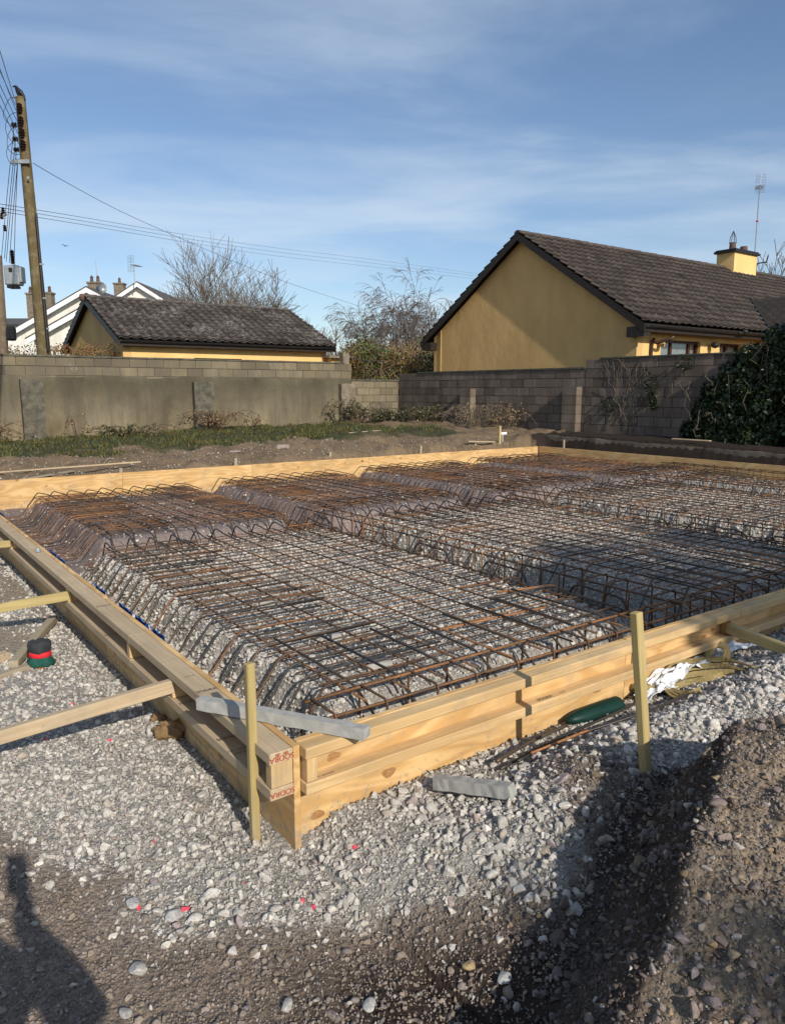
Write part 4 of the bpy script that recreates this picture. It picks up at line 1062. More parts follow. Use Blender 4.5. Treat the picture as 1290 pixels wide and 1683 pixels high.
# low wall 11.86..14
root = empty('boundary_wall', W(LA, 13, -1.1), 'short low block wall section in the far corner, below the hedge', 'wall')
mb = MB(); mb.abox(LA+.03, LA+.22, 11.865, 13.71, -2, .27); mb.build('wall_core', m_mortar, root)
mb = MB(); block_face(mb, W(LA+.03, 11.87), E2, -E1, 1.84, .27, lambda s: -1.2, (.32, .29, .235), .16); mb.build('block_courses', m_block, root, color=True)
mb = MB()
for i in range(4): mb.abox(LA-.02+jit(.01), LA+.25, 11.87+i*.46, 11.87+(i+1)*.46-.012, .273, .315+jit(.006))
mb.build('coping', m_cap, root)
# right wall b=13.7 from a=17.8 to -6
RB = 13.72
root = empty('boundary_wall', W(8, RB, -1.1), 'dark grey block wall at right, stepping up toward the ivy', 'wall')
mb = MB(); mb.abox(10.06, 17.8, RB+.012, RB+.22, -2, .50); mb.abox(-3, 10.055, RB+.012, RB+.22, -2, .725); mb.build('wall_core', m_mortar, root)
mb = MB(); block_face(mb, W(17.8, RB+.012), -E1, -E2, 7.74, .50, lambda s: -1.3, (.175, .155, .140), .16)
block_face(mb, W(10.06, RB+.012), -E1, -E2, 13.0, .725, lambda s: -1.3, (.175, .155, .140), .16, off=1)
mb.build('block_courses', m_blockd, root, color=True)
mb = MB(); mb.abox(10.07, 16.75, RB-.03, RB+.25, .502, .545); mb.abox(-3, 9.62, RB-.03, RB+.25, .727, .762); mb.build('coping', m_cap, root)
for a0, zt in ((14.05, .02), (10.15, .06)):
    mb = MB(); a1 = a0+.45; z = zt
    mb.abox(a0+.01, a1-.01, RB-.20, RB+.01, -2, zt-.01, (.14, .12, .105))
    while z > -1.8:
        t = random.gauss(1, .12); d = jit(.006); mb.abox(a0+d, a1+d, RB-.215, RB-.006, z-.213, z, tuple(q*t for q in (.22, .20, .17))); z -= .225
    mb.build('pier', m_blockd, root, color=True)
# old concrete ledge along wall foot
mb = MB(); vs = []; n = 60
for i in range(n+1):
    a_ = 10.6-12.5*i/n; e = .06*ns(a_*2, 0, 2); f = .04*ns(a_*4, 4, 2); t = -1.07-.012*(10.6-a_)
    vs += [W(a_, 12.3+e, t-.28), W(a_, 12.28+e, t+f), W(a_, 12.62+e, t+.01+f), W(a_, 12.66, t-.2)]
mb.add(vs, [(4*i+k, 4*i+k+1, 4*i+5+k, 4*i+4+k) for i in range(n) for k in range(3)]); tag(mb.build('concrete_footing', m_chimney, None), 'rough dark concrete footing strip along the trench before the right wall', 'footing')

# ------------------------------------------------------------------ ROOFS / HOUSES
def roof_sheet(name, O, U, L, D, SL, mat, parent, tw=.30, ch=.33, base=(.085, .072, .062), amp=.022, ns_=8, step=.022, var=.2):
    """O ridge corner, U unit along ridge, D unit down slope"""
    U = Vector(U); D = Vector(D); N = U.cross(D)
    if N.z < 0: N = -N
    ncol = int(L/tw*ns_); nrow = int(SL/ch)+1
    us = np.linspace(0, L, ncol+1); V = []; C = []
    ph = (us/tw) % 1.
    prof = amp*np.where(ph < .55, np.abs(np.sin(ph/.55*math.pi))**.7, .10*np.sin((ph-.55)/.45*math.pi))
    tid = np.floor(us/tw).astype(int)
    g = np.random.default_rng(int(L*100))
    for r in range(nrow):
        tc_ = g.normal(1, var, tid.max()+2)[tid]; jz = g.normal(0, .003, tid.max()+2)[tid]; jd = g.normal(0, .005, tid.max()+2)[tid]
        d0, d1 = r*ch, min((r+1)*ch, SL)
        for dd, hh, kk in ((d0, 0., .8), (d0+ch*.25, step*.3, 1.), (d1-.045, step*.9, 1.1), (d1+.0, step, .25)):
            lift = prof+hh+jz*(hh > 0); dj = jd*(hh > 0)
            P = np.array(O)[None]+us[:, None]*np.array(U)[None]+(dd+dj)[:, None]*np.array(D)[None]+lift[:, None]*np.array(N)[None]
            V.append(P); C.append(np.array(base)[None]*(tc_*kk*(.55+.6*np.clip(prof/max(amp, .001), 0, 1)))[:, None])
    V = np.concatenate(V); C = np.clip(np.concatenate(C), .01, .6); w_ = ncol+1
    i = np.arange(4*nrow-1)[:, None]*w_; j = np.arange(ncol)[None]
    F = np.stack([i+j, i+j+1, i+w_+j+1, i+w_+j], -1).reshape(-1, 4)
    L0 = rootloc(parent); o = numesh(name, V-np.array(L0)[None], F, mat, C); o.parent = parent
    so = o.modifiers.new('s', 'SOLIDIFY'); so.thickness = .012; so.offset = -1
    return o
def gable_house(label, a0, a1, b0, b1, ze, zr, wallm, ov_e, ov_g, tilem, frontm=None, cat='house', ridge_len=None, base=(.085, .072, .062), tw=.30, ch=.33, zbase=-1.6, fm=None, amp=.022, step=.022, group=None):
    fm = fm or m_fascia
    root = empty('gabled_house', W((a0+a1)/2, (b0+b1)/2, zbase), label, cat, group)
    am = (a0+a1)/2; slope = (zr-ze)/(am-a0); th = math.atan(slope); drop = .16
    for bb in (b0, b1):
        mb = MB(); t_ = .25 if bb == b0 else -.25
        pr = [W(a0, bb, zbase), W(a1, bb, zbase), W(a1, bb, ze-drop), W(am, bb, zr-drop), W(a0, bb, ze-drop)]
        pb = [p+E2*t_ for p in pr]
        mb.add(pr+pb, [(0, 1, 2, 3, 4), (9, 8, 7, 6, 5)]+[(i, (i+1) % 5, 5+(i+1) % 5, 5+i) for i in range(5)])
        mb.build('gable_wall', wallm, root)
    mb = MB(); mb.abox(a1-.25, a1, b0+.252, b1-.252, zbase, ze-drop); mb.build('rear_wall', wallm, root)
    # roof planes
    for sg, nm in ((-1, 'roof'), (1, 'roof')):
        D = (E1*sg*math.cos(th) - Vector((0, 0, 1))*math.sin(th)); SL = ((am-a0)+ov_e)/math.cos(th)
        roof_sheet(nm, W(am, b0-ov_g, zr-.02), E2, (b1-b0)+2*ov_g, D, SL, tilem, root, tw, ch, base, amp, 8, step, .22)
        mb = MB(); O = W(am, b0-ov_g+.03, zr-.045); N = Vector((0, 0, 1))
        mb.box(O, E2*((b1-b0)+2*ov_g-.06), D*(SL-.05), Vector((0, 0, -.06))); mb.build('roof_deck', fm, root)
        # barge boards
        for bb in (b0-ov_g, b1+ov_g-.03):
            mb = MB(); mb.box(W(am, bb, zr-.03), E2*.028, D*(SL-.01), Vector((0, 0, -.22))); mb.build('barge_board', fm, root)
        # eave fascia + gutter
        e = W(am, b0-ov_g+.06)+D*(SL-.03); e.z = zr+ (D*(SL-.03)).z-.05
        mb = MB(); mb.box(e+zv(-.19), E2*((b1-b0)+2*ov_g-.12), E1*.025*sg, Vector((0, 0, .16))); mb.build('fascia', fm, root)
        mb = MB(); L = (b1-b0)+2*ov_g-.1; g0 = e+E1*sg*.075+zv(-.03); vs = []; n = 8
        for k in range(2):
            for j in range(n+1):
                t = math.pi*j/n; vs.append(g0+E2*L*k+E1*.055*math.cos(t)+Vector((0, 0, -.06*math.sin(t))))
        mb.add(vs, [(j, j+1, n+2+j, n+1+j) for j in range(n)]); gu = mb.build('gutter', m_black, root); gu.modifiers.new('s', 'SOLIDIFY').thickness = .006
        # soffit
        mb = MB(); mb.box(W(a0 if sg < 0 else a1, b0-ov_g+.06, ze-drop-.03), E2*((b1-b0)+2*ov_g-.12), E1*sg*(ov_e-.05), zv(.015)); mb.build('soffit', fm, root)
    # ridge tiles
    mb = MB(); s_ = b0-ov_g; 
    while s_ < b1+ov_g-.05:
        n = 6; vs = []; e2_ = min(s_+.44, b1+ov_g)
        zz = jit(.006)
        for k, q in enumerate((s_, e2_)):
            for j in range(n+1):
                t = math.pi*j/n; vs.append(W(am+.13*math.cos(t), q, zr-.05+.09*math.sin(t)+zz+.012*k))
        t = random.gauss(1, .15); mb.add(vs, [(j, j+1, n+2+j, n+1+j) for j in range(n)]+[tuple(range(n+1)), tuple(range(2*n+1, n, -1))], tuple(q*t*1.25 for q in base)); s_ += .45
    mb.build('ridge_tiles', tilem, root, color=True)
    return root, slope
# --- main yellow bungalow
A0, A1, B0, B1 = 10.06, 18.4, 15.7, 31.0
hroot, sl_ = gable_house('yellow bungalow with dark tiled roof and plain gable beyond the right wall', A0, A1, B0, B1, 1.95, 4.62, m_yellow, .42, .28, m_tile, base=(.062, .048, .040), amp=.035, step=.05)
def wall_with_holes(parent, a, bs, be, z0, z1, holes, mat, th=.25, name='front_wall'):
    mb = MB(); cuts = sorted(set([bs, be]+[h[0] for h in holes]+[h[1] for h in holes]))
    for i in range(len(cuts)-1):
        c0, c1 = cuts[i], cuts[i+1]; hs = [h for h in holes if h[0] <= c0+1e-6 and h[1] >= c1-1e-6]
        if hs:
            h = hs[0]
            if h[2] > z0: mb.abox(a, a+th, c0, c1, z0, h[2])
            if h[3] < z1: mb.abox(a, a+th, c0, c1, h[3], z1)
        else: mb.abox(a, a+th, c0, c1, z0, z1)
    return mb.build(name, mat, parent)
holes = [(16.75, 18.62, .15, 1.33), (19.6, 20.75, .15, 1.33)]
wall_with_holes(hroot, A0, B0+.252, B1-.252, -1.6, 1.78, holes, m_yellow2)
def window(parent, a, b0, b1, z0, z1, muls, curtain=True):
    f = MB(); d = .06; A = a+.09
    f.abox(A, A+d, b0, b1, z0, z0+.07); f.abox(A, A+d, b0, b1, z1-.07, z1); f.abox(A, A+d, b0, b0+.07, z0+.07, z1-.07); f.abox(A, A+d, b1-.07, b1, z0+.07, z1-.07)
    for m_ in muls: f.abox(A, A+d, m_-.045, m_+.045, z0+.07, z1-.07)
    w_ = f.build('window', m_frame, parent)
    p = MB(); p.abox(A+.03, A+.038, b0+.07, b1-.07, z0+.07, z1-.07)
    c = MB(); n = 60; vs = []
    for i in range(n+1):
        bb = b0+.1+(b1-b0-.2)*i/n; vs += [W(A-.012+.012*math.sin(i*1.3), bb, z0+.05), W(A-.012+.012*math.sin(i*1.3+.4), bb, z1-.10)]
    # curtain sits in the room just behind a clear pane
    gl = NB(M('clear_glass')); 
    p.build('pane', m_clear, w_)
    if curtain:
        cv = [v+E1*.09 for v in vs]; c.add(cv, [(2*i, 2*i+1, 2*i+3, 2*i+2) for i in range(n)]); c.build('curtain', m_lace, w_)
    r_ = MB(); r_.abox(A+.6, A+.62, b0-.3, b1+.3, z0-.3, z1+.1); r_.build('room_backing', m_black, w_)
_m = M('clear_pane'); _n = NB(_m); _g = _n.n('ShaderNodeBsdfGlossy', {'Roughness': .03, 'Color': (.9, .9, .9, 1)}); _t = _n.n('ShaderNodeBsdfTransparent', {'Color': (.75, .78, .78, 1)}); _x = _n.n('ShaderNodeMixShader', {0: .12, 1: _t.outputs[0], 2: _g.outputs[0]}); _oo = _n.n('ShaderNodeOutputMaterial', {0: _x.outputs[0]}); m_clear = _m
window(hroot, A0, 16.75, 18.62, .15, 1.33, [17.35, 18.2]); window(hroot, A0, 19.6, 20.75, .15, 1.33, [20.1])
mb = MB(); 
pp = [W(9.55, 16.55, 1.36), W(9.62, 16.45, 1.30), W(9.85, 16.28, 1.2), W(10.0, 16.26, 1.1), W(10.0, 16.26, -1.4)]
mb.tube(spl(pp, 5), .042, 10); mb.build('downpipe', m_pvc, hroot, smooth=True)
mb = MB(); mb.lathe(W(9.88, 19.05, 1.25), [(.0, -.10), (.08, -.07), (.11, .0), (.08, .06), (.0, .09)], 12); mb.build('wall_lamp', m_black, hroot, smooth=True)
mb = MB(); mb.lathe(W(9.5, 19.9, 1.62), [(.0, -.05), (.10, -.03), (.11, .02), (.03, .08), (0, .085)], 12); mb.tube([W(9.5, 19.6, 1.58), W(9.5, 19.95, 1.62)], .03); mb.build('flood_lamp', m_black, hroot, smooth=True)
mb = MB(); mb.lathe(W(9.93, 16.62, 1.2), [(.06, -.08), (.075, 0), (.06, .08)], 10); mb.build('wall_vent', m_yellow, hroot)
# barge board end box at the eave
for q0_, q1_ in ((9.66, 10.2), (18.25, 18.76)):
    mb = MB(); mb.abox(q0_, q1_, B0-.27, B0-.01, 1.34, 1.60); mb.build('eave_box', m_fascia, hroot)
mb = MB(); mb.tube([W(18.0, B0-.02, 2.0), W(18.02, B0-.02, -.5)], .014, 6); mb.build('wall_cable', m_yellow, hroot)
# chimney
ch_ = MB(); am = (A0+A1)/2; ch_.abox(am-.42, am+.30, 26.5, 28.1, 4.0, 5.12); co = ch_.build('chimney', m_yellow2, hroot)
mb = MB(); mb.abox(am-.50, am+.38, 26.40, 28.2, 5.122, 5.20); mb.abox(am-.46, am+.34, 26.46, 28.14, 5.202, 5.25); mb.build('chimney_cap', m_black, co)
mb = MB(); mb.lathe(W(am-.05, 26.95, 5.25), [(.13, 0), (.11, .3), (.0, .3)], 12); mb.build('chimney_pot', m_terra, co, smooth=False)
mb = MB(); mb.lathe(W(am-.05, 27.75, 5.25), [(.15, 0), (.13, .24), (.0, .24)], 12); mb.build('chimney_pot', m_terra, co, smooth=False)
mb = MB()
for k in range(8):
    t = k*math.pi/4; mb.tube([W(am-.05, 26.95, 5.53)+Vector((.13*math.cos(t), .13*math.sin(t), 0)), W(am-.05, 26.95, 5.75)+Vector((.10*math.cos(t), .10*math.sin(t), 0)), W(am-.05, 26.95, 5.98)], .012, 5)
mb.build('spark_cage', m_black, co)
mb = MB(); mb.abox(am-.46, am-.422, 26.45, 28.15, 4.24, 4.38); mb.build('lead_flashing', m_metal, co)
def tv_aerial(base, h, label, size=1., kind=0, group=None, dx=None):
    root = empty('tv_aerial', base, label, 'aerial', group); b = Vector(base); dx = Vector(dx or (1, 0, 0))
    mb = MB(); top = b+Vector((0, 0, h)); mb.tube([b, top], .022*size, 6); mb.build('mast', m_metal, root)
    if kind == 1:
        mb = MB(); dy = Vector((-dx.y, dx.x, 0)); mb.tube([top+dx*-.25*size-zv(.05), top+dx*.55*size-zv(.05)], .012*size)
        for k in range(9): mb.tube([top+dx*(-.1+.07*k)*size-dy*.16*size-zv(.05), top+dx*(-.1+.07*k)*size+dy*.16*size-zv(.05)], .006*size, 4)
        for s_ in (-1, 1):
            for k in range(6): mb.tube([top+dx*-.22*size-dy*.2*size+zv(s_*(.05+.06*k)*size), top+dx*-.22*size+dy*.2*size+zv(s_*(.05+.06*k)*size)], .006*size, 4)
            mb.tube([top+dx*-.22*size, top+dx*(-.22)*size+zv(s_*.4*size)], .01*size, 5)
        mb.build('antenna_grid', m_metal, root)
    return root
tr = tv_aerial(W(am+.1, 28.85, 4.6), 3.35, 'tall thin aerial mast rising beside the yellow chimney', .95, 1, dx=(.35, .93, 0))
mb = MB(); mb.lathe(W(am+.1, 28.85, 6.6), [(.0, -.06), (.06, 0), (0, .06)], 8); mb.build('red_clip', m_cloth_r, tr)
mb = MB(); dd = W(am-.1, 28.75, 4.95); mb.tube([dd+Vector((-.1, 0, -.3)), dd, dd+Vector((.35, 0, .05))], .03); mb.tube([dd+Vector((.35, 0, .05)), dd+Vector((.40, 0, .3))], .025); mb.build('mast_bracket', m_black, hroot)
# porch wing
BW = 24.0; w0 = BW-2.0; w1 = BW+2.0; zw = 3.0; zwe = 1.75
th2 = math.atan((zw-zwe)/(BW-w0+.3))
for sg in (-1, 1):
    D = (E2*sg*math.cos(th2)-Vector((0, 0, 1))*math.sin(th2)); SL = 2.55
    N = MB()
    # clip at the valley by building narrow strips
    U = E1; nst = 18; root_o = hroot
    for k in range(nst):
        pass
    # plane sheet as one mesh, its upper end following the valley line
    ncol = 60; nrow = 9; V = []; C = []; g = np.random.default_rng(5)
    for r in range(nrow):
        for hh in (0, 1):
            dd_ = min((r+hh)*.31, SL); P0 = W(0, BW, zw)+D*dd_
            zrow = P0.z; aval = 14.23-(4.62-zrow)/sl_ 
            for c_ in range(ncol+1):
                a_ = 7.2+(aval-7.2)*c_/ncol; ph = (a_/.3) % 1
                q = W(a_, BW, zw)+D*dd_; q.z += .02*(abs(math.sin(ph/.55*math.pi))**.7 if ph < .55 else 0)+.03*hh
                V.append(q[:]); t = .9+.2*_h(int(a_/.3), r, 3); C.append((.05*t, .042*t, .037*t))
    w_ = ncol+1; i = np.arange(2*nrow-1)[:, None]*w_; j = np.arange(ncol)[None]
    F = np.stack([i+j, i+j+1, i+w_+j+1, i+w_+j], -1).reshape(-1, 4)
    o = numesh('porch_roof', np.array(V)-np.array(rootloc(hroot))[None], F, m_tile, np.array(C)); o.parent = hroot
    mb = MB(); # valley trim
    P = [W(14.23-(4.62-zw)/sl_-.02, BW, zw+.03), W(14.23-(4.62-(zw+D.z*SL))/sl_-.02, BW, zw+.03)+D*SL-zv(.0)]
    P[1].z = zw+D.z*SL+.05
    mb.tube(P, .05, 6); mb.build('valley_trim', m_black, hroot)
mb = MB(); mb.abox(7.5, 10.05, w0+.25, w1-.25, -1.6, 1.55); mb.build('porch_wall', m_yellow2, hroot)
mb = MB(); mb.add([W(7.5, w0+.25, 1.552), W(7.5, w1-.25, 1.552), W(7.5, BW, 2.85), W(7.7, w0+.25, 1.552), W(7.7, w1-.25, 1.552), W(7.7, BW, 2.85)], [(0, 1, 2), (5, 4, 3), (0, 2, 5, 3), (2, 1, 4, 5)]); mb.build('porch_gable', m_yellow, hroot)
mb = MB(); mb.tube([W(9.4, w0-.05, 1.9), W(9.4, w0-.02, -1.3)], .045, 10); mb.build('porch_downpipe', m_pvc, hroot, smooth=True)
# --- garage
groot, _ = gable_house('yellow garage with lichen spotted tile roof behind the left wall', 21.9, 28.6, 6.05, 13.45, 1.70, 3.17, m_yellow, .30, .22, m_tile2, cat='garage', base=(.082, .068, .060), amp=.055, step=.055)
wall_with_holes(groot, 21.9, 6.302, 13.198, -1.6, 1.53, [(8.35, 10.05, -.4, 1.03)], m_yellow2)
mb = MB(); mb.abox(22.02, 22.08, 8.35, 10.05, -.4, 1.03); mb.build('window', m_frame, groot)
mb = MB(); mb.lathe(W(25.25, 5.80, 3.12), [(.0, -.16), (.09, -.13), (.12, -.02), (.09, .09), (.0, .11)], 10, axis=(0, 0, 1)); mb.build('ridge_end', m_terra, groot, smooth=True)
mb = MB(); mb.tube([W(23.9, 13.9, 1.2), W(23.9, 13.9, 2.35)], .10, 10); mb.lathe(W(23.9, 13.9, 2.35), [(.14, 0), (.14, .12), (.0, .14)], 10); tag(mb.build('flue_pipe', m_black, None, loc=W(23.9, 13.9, 1.2)), 'short dark flue pipe at the right end of the garage roof', 'flue')
sroot = empty('shed', W(22.5, 14, -1.3), 'low flat roofed yellow lean-to at the right end of the garage', 'shed')
mb = MB(); mb.abox(21.6, 24, 13.46, 14.35, -1.5, 1.13); mb.build('wall', m_yellow, sroot)
mb = MB(); mb.abox(21.4, 24.2, 13.25, 14.5, 1.133, 1.22); mb.build('roof', m_chimney, sroot)
mb = MB(); mb.abox(21.585, 21.599, 13.6, 14.05, -1, 1.0); mb.build('door', m_frame, sroot)

# --- far white houses (axes facing the camera)
def far_house(label, xc, y0, hw, L, ze, zr, group='white houses beyond the garage', roofm=None, left_only=False):
    root = empty('white_house', (xc, y0, -1.2), label, 'house', group); ov = .35
    pr = [Vector((xc-hw, y0, -1.5)), Vector((xc+hw, y0, -1.5)), Vector((xc+hw, y0, ze)), Vector((xc, y0, zr)), Vector((xc-hw, y0, ze))]
    pb = [p+Vector((0, L, 0)) for p in pr]; mb = MB(); mb.add(pr+pb, [(0, 1, 2, 3, 4), (9, 8, 7, 6, 5)]+[(i, (i+1) % 5, 5+(i+1) % 5, 5+i) for i in range(5)]); mb.build('wall', m_white, root)
    sl = (zr-ze)/hw
    for sg in (-1, 1):
        D = Vector((sg, 0, -sl)).normalized(); SL = (hw+ov)/math.cos(math.atan(sl))
        mb = MB(); mb.box(Vector((xc, y0-.45, zr+.14)), Vector((0, L+.9, 0)), D*SL, Vector((0, 0, .10))); mb.build('roof', roofm or m_slate, root)
        mb = MB(); mb.box(Vector((xc, y0-.47, zr+.137)), Vector((0, .05, 0)), D*(SL-.02), Vector((0, 0, -.32))); mb.build('barge_board', m_whitegl, root)
        mb = MB(); mb.box(Vector((xc, y0-.42, zr-.05)), Vector((0, .42, 0)), D*(SL-.1), Vector((0, 0, -.03))); mb.build('soffit', m_whitegl, root)
    return root
def fchim(u0, u1, vt, vb, y, root, pots=1):
    p0 = at(u0, vb, y); p1 = at(u1, vt, y); mb = MB(); w_ = p1.x-p0.x
    mb.box(Vector((p0.x, y, p0.z-.8)), (w_, 0, 0), (0, .6, 0), (0, 0, p1.z-p0.z+.6)); c = mb.build('chimney', m_chimney, root)
    mb = MB(); mb.box(Vector((p0.x-.06, y-.06, p1.z-.2)), (w_+.12, 0, 0), (0, .72, 0), (0, 0, .12)); mb.build('chimney_cap', m_chimney, c)
    for k in range(pots):
        mb = MB(); mb.lathe((p0.x+w_*(k+.5)/pots, y+.3, p1.z-.08), [(.14, 0), (.10, .3), (.13, .33), (.0, .5)], 8); mb.build('chimney_pot', m_terra, c)
def fh(label, uL, vL, uA, vA, y, L, **k):
    pl_, pa = at(uL, vL, y), at(uA, vA, y); hw = pa.x-pl_.x-.35; s_ = (pa.z-pl_.z)/(pa.x-pl_.x)
    return far_house(label, pa.x, y, hw, L, pa.z-.25-s_*hw, pa.z-.25, **k)
h1 = fh('large white gabled house with long left roof slope, behind the mossy pole', 19, 545, 146, 471, 52, 12)
fchim(46, 61, 479, 520, 53.5, h1, 2); fchim(76, 84, 478, 505, 55, h1, 1); fchim(145, 164, 461, 482, 54, h1, 2)
h2 = fh('white house with low front gable, nearest of the white houses', 47, 556, 150, 498, 47, 4.5)
h3 = fh('white gabled house right of the others, just above the garage ridge', 172, 501, 228, 463, 62, 12)
fchim(188, 203, 463, 485, 64, h3, 1)
h4 = empty('white_house', at(25, 560, 75), 'distant low house roof at the far left behind the pole', 'house', 'white houses beyond the garage')
p = at(8, 534, 75); mb = MB(); mb.box(Vector((p.x-6, 75, -1.2)), (9, 0, 0), (0, 6, 0), (0, 0, p.z+1.2)); mb.build('wall', m_white, h4)
mb = MB(); mb.add([Vector((p.x-6, 74.6, p.z)), Vector((p.x+3.3, 74.6, p.z)), Vector((p.x+3.3, 78, p.z+.9)), Vector((p.x-6, 78, p.z+.9)), Vector((p.x-6, 81.5, p.z)), Vector((p.x+3.3, 81.5, p.z))], [(0, 1, 2, 3), (3, 2, 5, 4), (0, 3, 4), (1, 5, 2)]); mb.build('roof', m_slate, h4)
p = at(160, 458, 54.3); tv_aerial((p.x, p.y, p.z), 1.25, 'short plain aerial rod on the left white house chimney', 1.2, 0, 'aerials on the white houses')
p = at(222, 464, 61); tv_aerial((p.x, p.y, p.z-.2), 1.55, 'grid aerial on the right white gable', 1.7, 1, 'aerials on the white houses', dx=(.3, .95, 0))
p = at(170, 478, 53); root = empty('satellite_dish', p, 'grey satellite dish between the two white gables', 'satellite dish'); mb = MB(); mb.lathe(p, [(0, 0), (.22, .04), (.38, .13), (.44, .22)], 16, axis=(-.3, -1, .4)); mb.build('dish', m_metal, root, smooth=True); mb = MB(); mb.tube([p, p+Vector((.1, 0, -.6))], .03); mb.build('bracket', m_metal, root); mb = MB(); mb.tube([p+Vector((0, 0, -.1)), p+Vector((.3, -.5, .2))], .02); mb.build('arm', m_metal, root)

# ------------------------------------------------------------------ VEGETATION
def branch_tree(base, h, label, group=None, seed=0, r0=.12, spread=.5, nmain=6, mat=None, levels=4, droop=0., twig=1., name='bare_tree', cat='tree', fork=.12, lean=(0, 0), minr=.007, kids=(3, 4)):
    rg = random.Random(seed); base = Vector(base); root = empty(name, base, label, cat, group)
    tm = MB(); cm = MB()
    def grow(mbx, p, d, L, r, lev):
        n = 4 if lev > 0 else 3; pts = [p]; rr = [r]; q = p; dd = d.copy()
        for i in range(n):
            dd = (dd + Vector((rg.gauss(0, .11), rg.gauss(0, .11), rg.gauss(.04, .05) - droop*(levels-lev)*.09))).normalized(); q = q+dd*L/n; pts.append(q); rr.append(max(minr, r*(1-.62*(i+1)/n)))
        mbx.tube(pts, rr, 5 if r > .03 else (4 if r > .015 else 3), cap=False)
        if lev > 0:
            k = rg.randint(*kids)+(1 if lev == 1 else 0)
            for _ in range(k):
                i = rg.uniform(.25, 1)*n; i0 = min(int(i), n-1); f = i-i0; s_ = pts[i0].lerp(pts[i0+1], f); rb = rr[i0]*(1-f)+rr[i0+1]*f
                ax = Vector((rg.gauss(0, 1), rg.gauss(0, 1), rg.gauss(0, .5))).normalized(); nd = (dd*1.0+ax*spread*rg.uniform(.6, 1.3)+Vector((0, 0, .12))).normalized()
                grow(cm, s_, nd, L*rg.uniform(.48, .72), max(minr, rb*.62), lev-1)
    top = base+Vector((lean[0]*fork*h, lean[1]*fork*h, fork*h)); tm.tube([base-zv(.3), base.lerp(top, .5)+Vector((.02, 0, 0)), top], [r0*1.25, r0*1.05, r0], 8)
    tm.build('trunk', mat or m_twig, root)
    for k in range(nmain):
        t = 2*math.pi*(k+rg.uniform(-.3, .3))/nmain; e = spread*(rg.uniform(.35, 1.15)); d = Vector((math.cos(t)*e+lean[0], math.sin(t)*e+lean[1], 1)).normalized()
        grow(cm, top-zv(rg.uniform(0, fork*h*.3)), d, h*rg.uniform(.42, .58), r0*.6, levels)
    cm.build('crown', mat or m_twig, root); return root
p = at(375, 560, 38); branch_tree((p.x, p.y, -1.1), 7.5, 'large leafless many stemmed tree behind the garage roof', seed=21, r0=.15, spread=.78, nmain=13, levels=3, minr=.009, kids=(5, 6), fork=.12)
p = at(524, 560, 44); branch_tree((p.x, p.y, -1.1), 5.3, 'small leafless tree in the gap right of the garage', 'bare trees beyond the hedge', seed=8, r0=.13, spread=.5, nmain=7, levels=3, minr=.012)
for i, (u, vt, y, sd, lb) in enumerate([(637, 482, 44, 4, 'left one of two bare birches with fine drooping twigs'), (662, 476, 46, 5, 'right one of two bare birches with pale trunk and drooping twigs'), (603, 500, 50, 6, 'thin leaning bare birch at the left side of the pair')]):
    p = at(u, 560, y); t = at(u, vt, y); branch_tree((p.x, p.y, -1.1), (t.z+1.1)*(.90), lb, 'bare trees beyond the hedge', seed=sd, r0=.11, spread=.42, nmain=6, levels=4, mat=m_birch, droop=.9, minr=.009, fork=.30, kids=(3, 4))
for i, (u, vt, y) in enumerate([(690, 512, 42), (712, 500, 45), (735, 510, 40), (590, 545, 48)]):
    p = at(u, 560, y); t = at(u, vt, y); branch_tree((p.x, p.y, -1.1), (t.z+1.1), ['low dark bare shrub right of the birches', 'tallest bare shrub beside the bungalow roof edge', 'bare shrub half hidden by the bungalow gable', 'low bare shrub left of the birches'][i], 'bare trees beyond the hedge', seed=20+i, r0=.09, spread=.6, nmain=9, levels=3, mat=m_birch, minr=.012, fork=.05)
p = at(1262, 450, 52); branch_tree((p.x, p.y, -1.1), (at(1262, 408, 52).z+1.1)*.78, 'bare treetop showing behind the yellow chimney', seed=31, r0=.25, spread=.5, nmain=8, levels=3, minr=.02, fork=.3)
def leaves(mb, c, n, rad, size, rg, col=lambda: (1, 1, 1), flat=1.):
    for _ in range(n):
        while True:
            q = Vector((rg.uniform(-1, 1), rg.uniform(-1, 1), rg.uniform(-1, 1)))
            if q.length < 1: break
        p = c+Vector((q.x*rad[0], q.y*rad[1], q.z*rad[2])); nn = Vector((rg.gauss(0, 1), rg.gauss(0, 1)-.3, rg.gauss(.4, .8))).normalized(); x = nn.orthogonal().normalized(); x = Matrix.Rotation(rg.uniform(0, 6.28), 3, nn) @ x; y = nn.cross(x); s_ = size*rg.uniform(.6, 1.35)
        mb.add([p-x*s_*.5, p-y*s_*.42*flat+nn*s_*.1, p+x*s_*.6, p+y*s_*.42*flat+nn*s_*.1], [(0, 1, 2, 3)], col())
# far wood mass
rg = random.Random(5); mb = MB()
for _ in range(260):
    u = rg.uniform(430, 760); y = rg.uniform(60, 75); p = at(u, 562, y); h = rg.uniform(1.5, 3.0)+1.2*max(0, math.sin((u-430)/330*3))
    for k in range(26):
        t = Vector((rg.gauss(0, .9), rg.gauss(0, .5), rg.uniform(.5, 1)*h)); mb.tube([Vector((p.x, p.y, -.9))+Vector((rg.gauss(0, .5), 0, 0)), Vector((p.x, p.y, -1))+t*.7, Vector((p.x, p.y, -1))+t+Vector((rg.gauss(0, .3), 0, .6))], [.03, .018, .010], 3, cap=False)
tag(mb.build('far_scrub', m_birch, None), 'far band of leafless brown scrub on the skyline', 'scrub', kind='stuff')
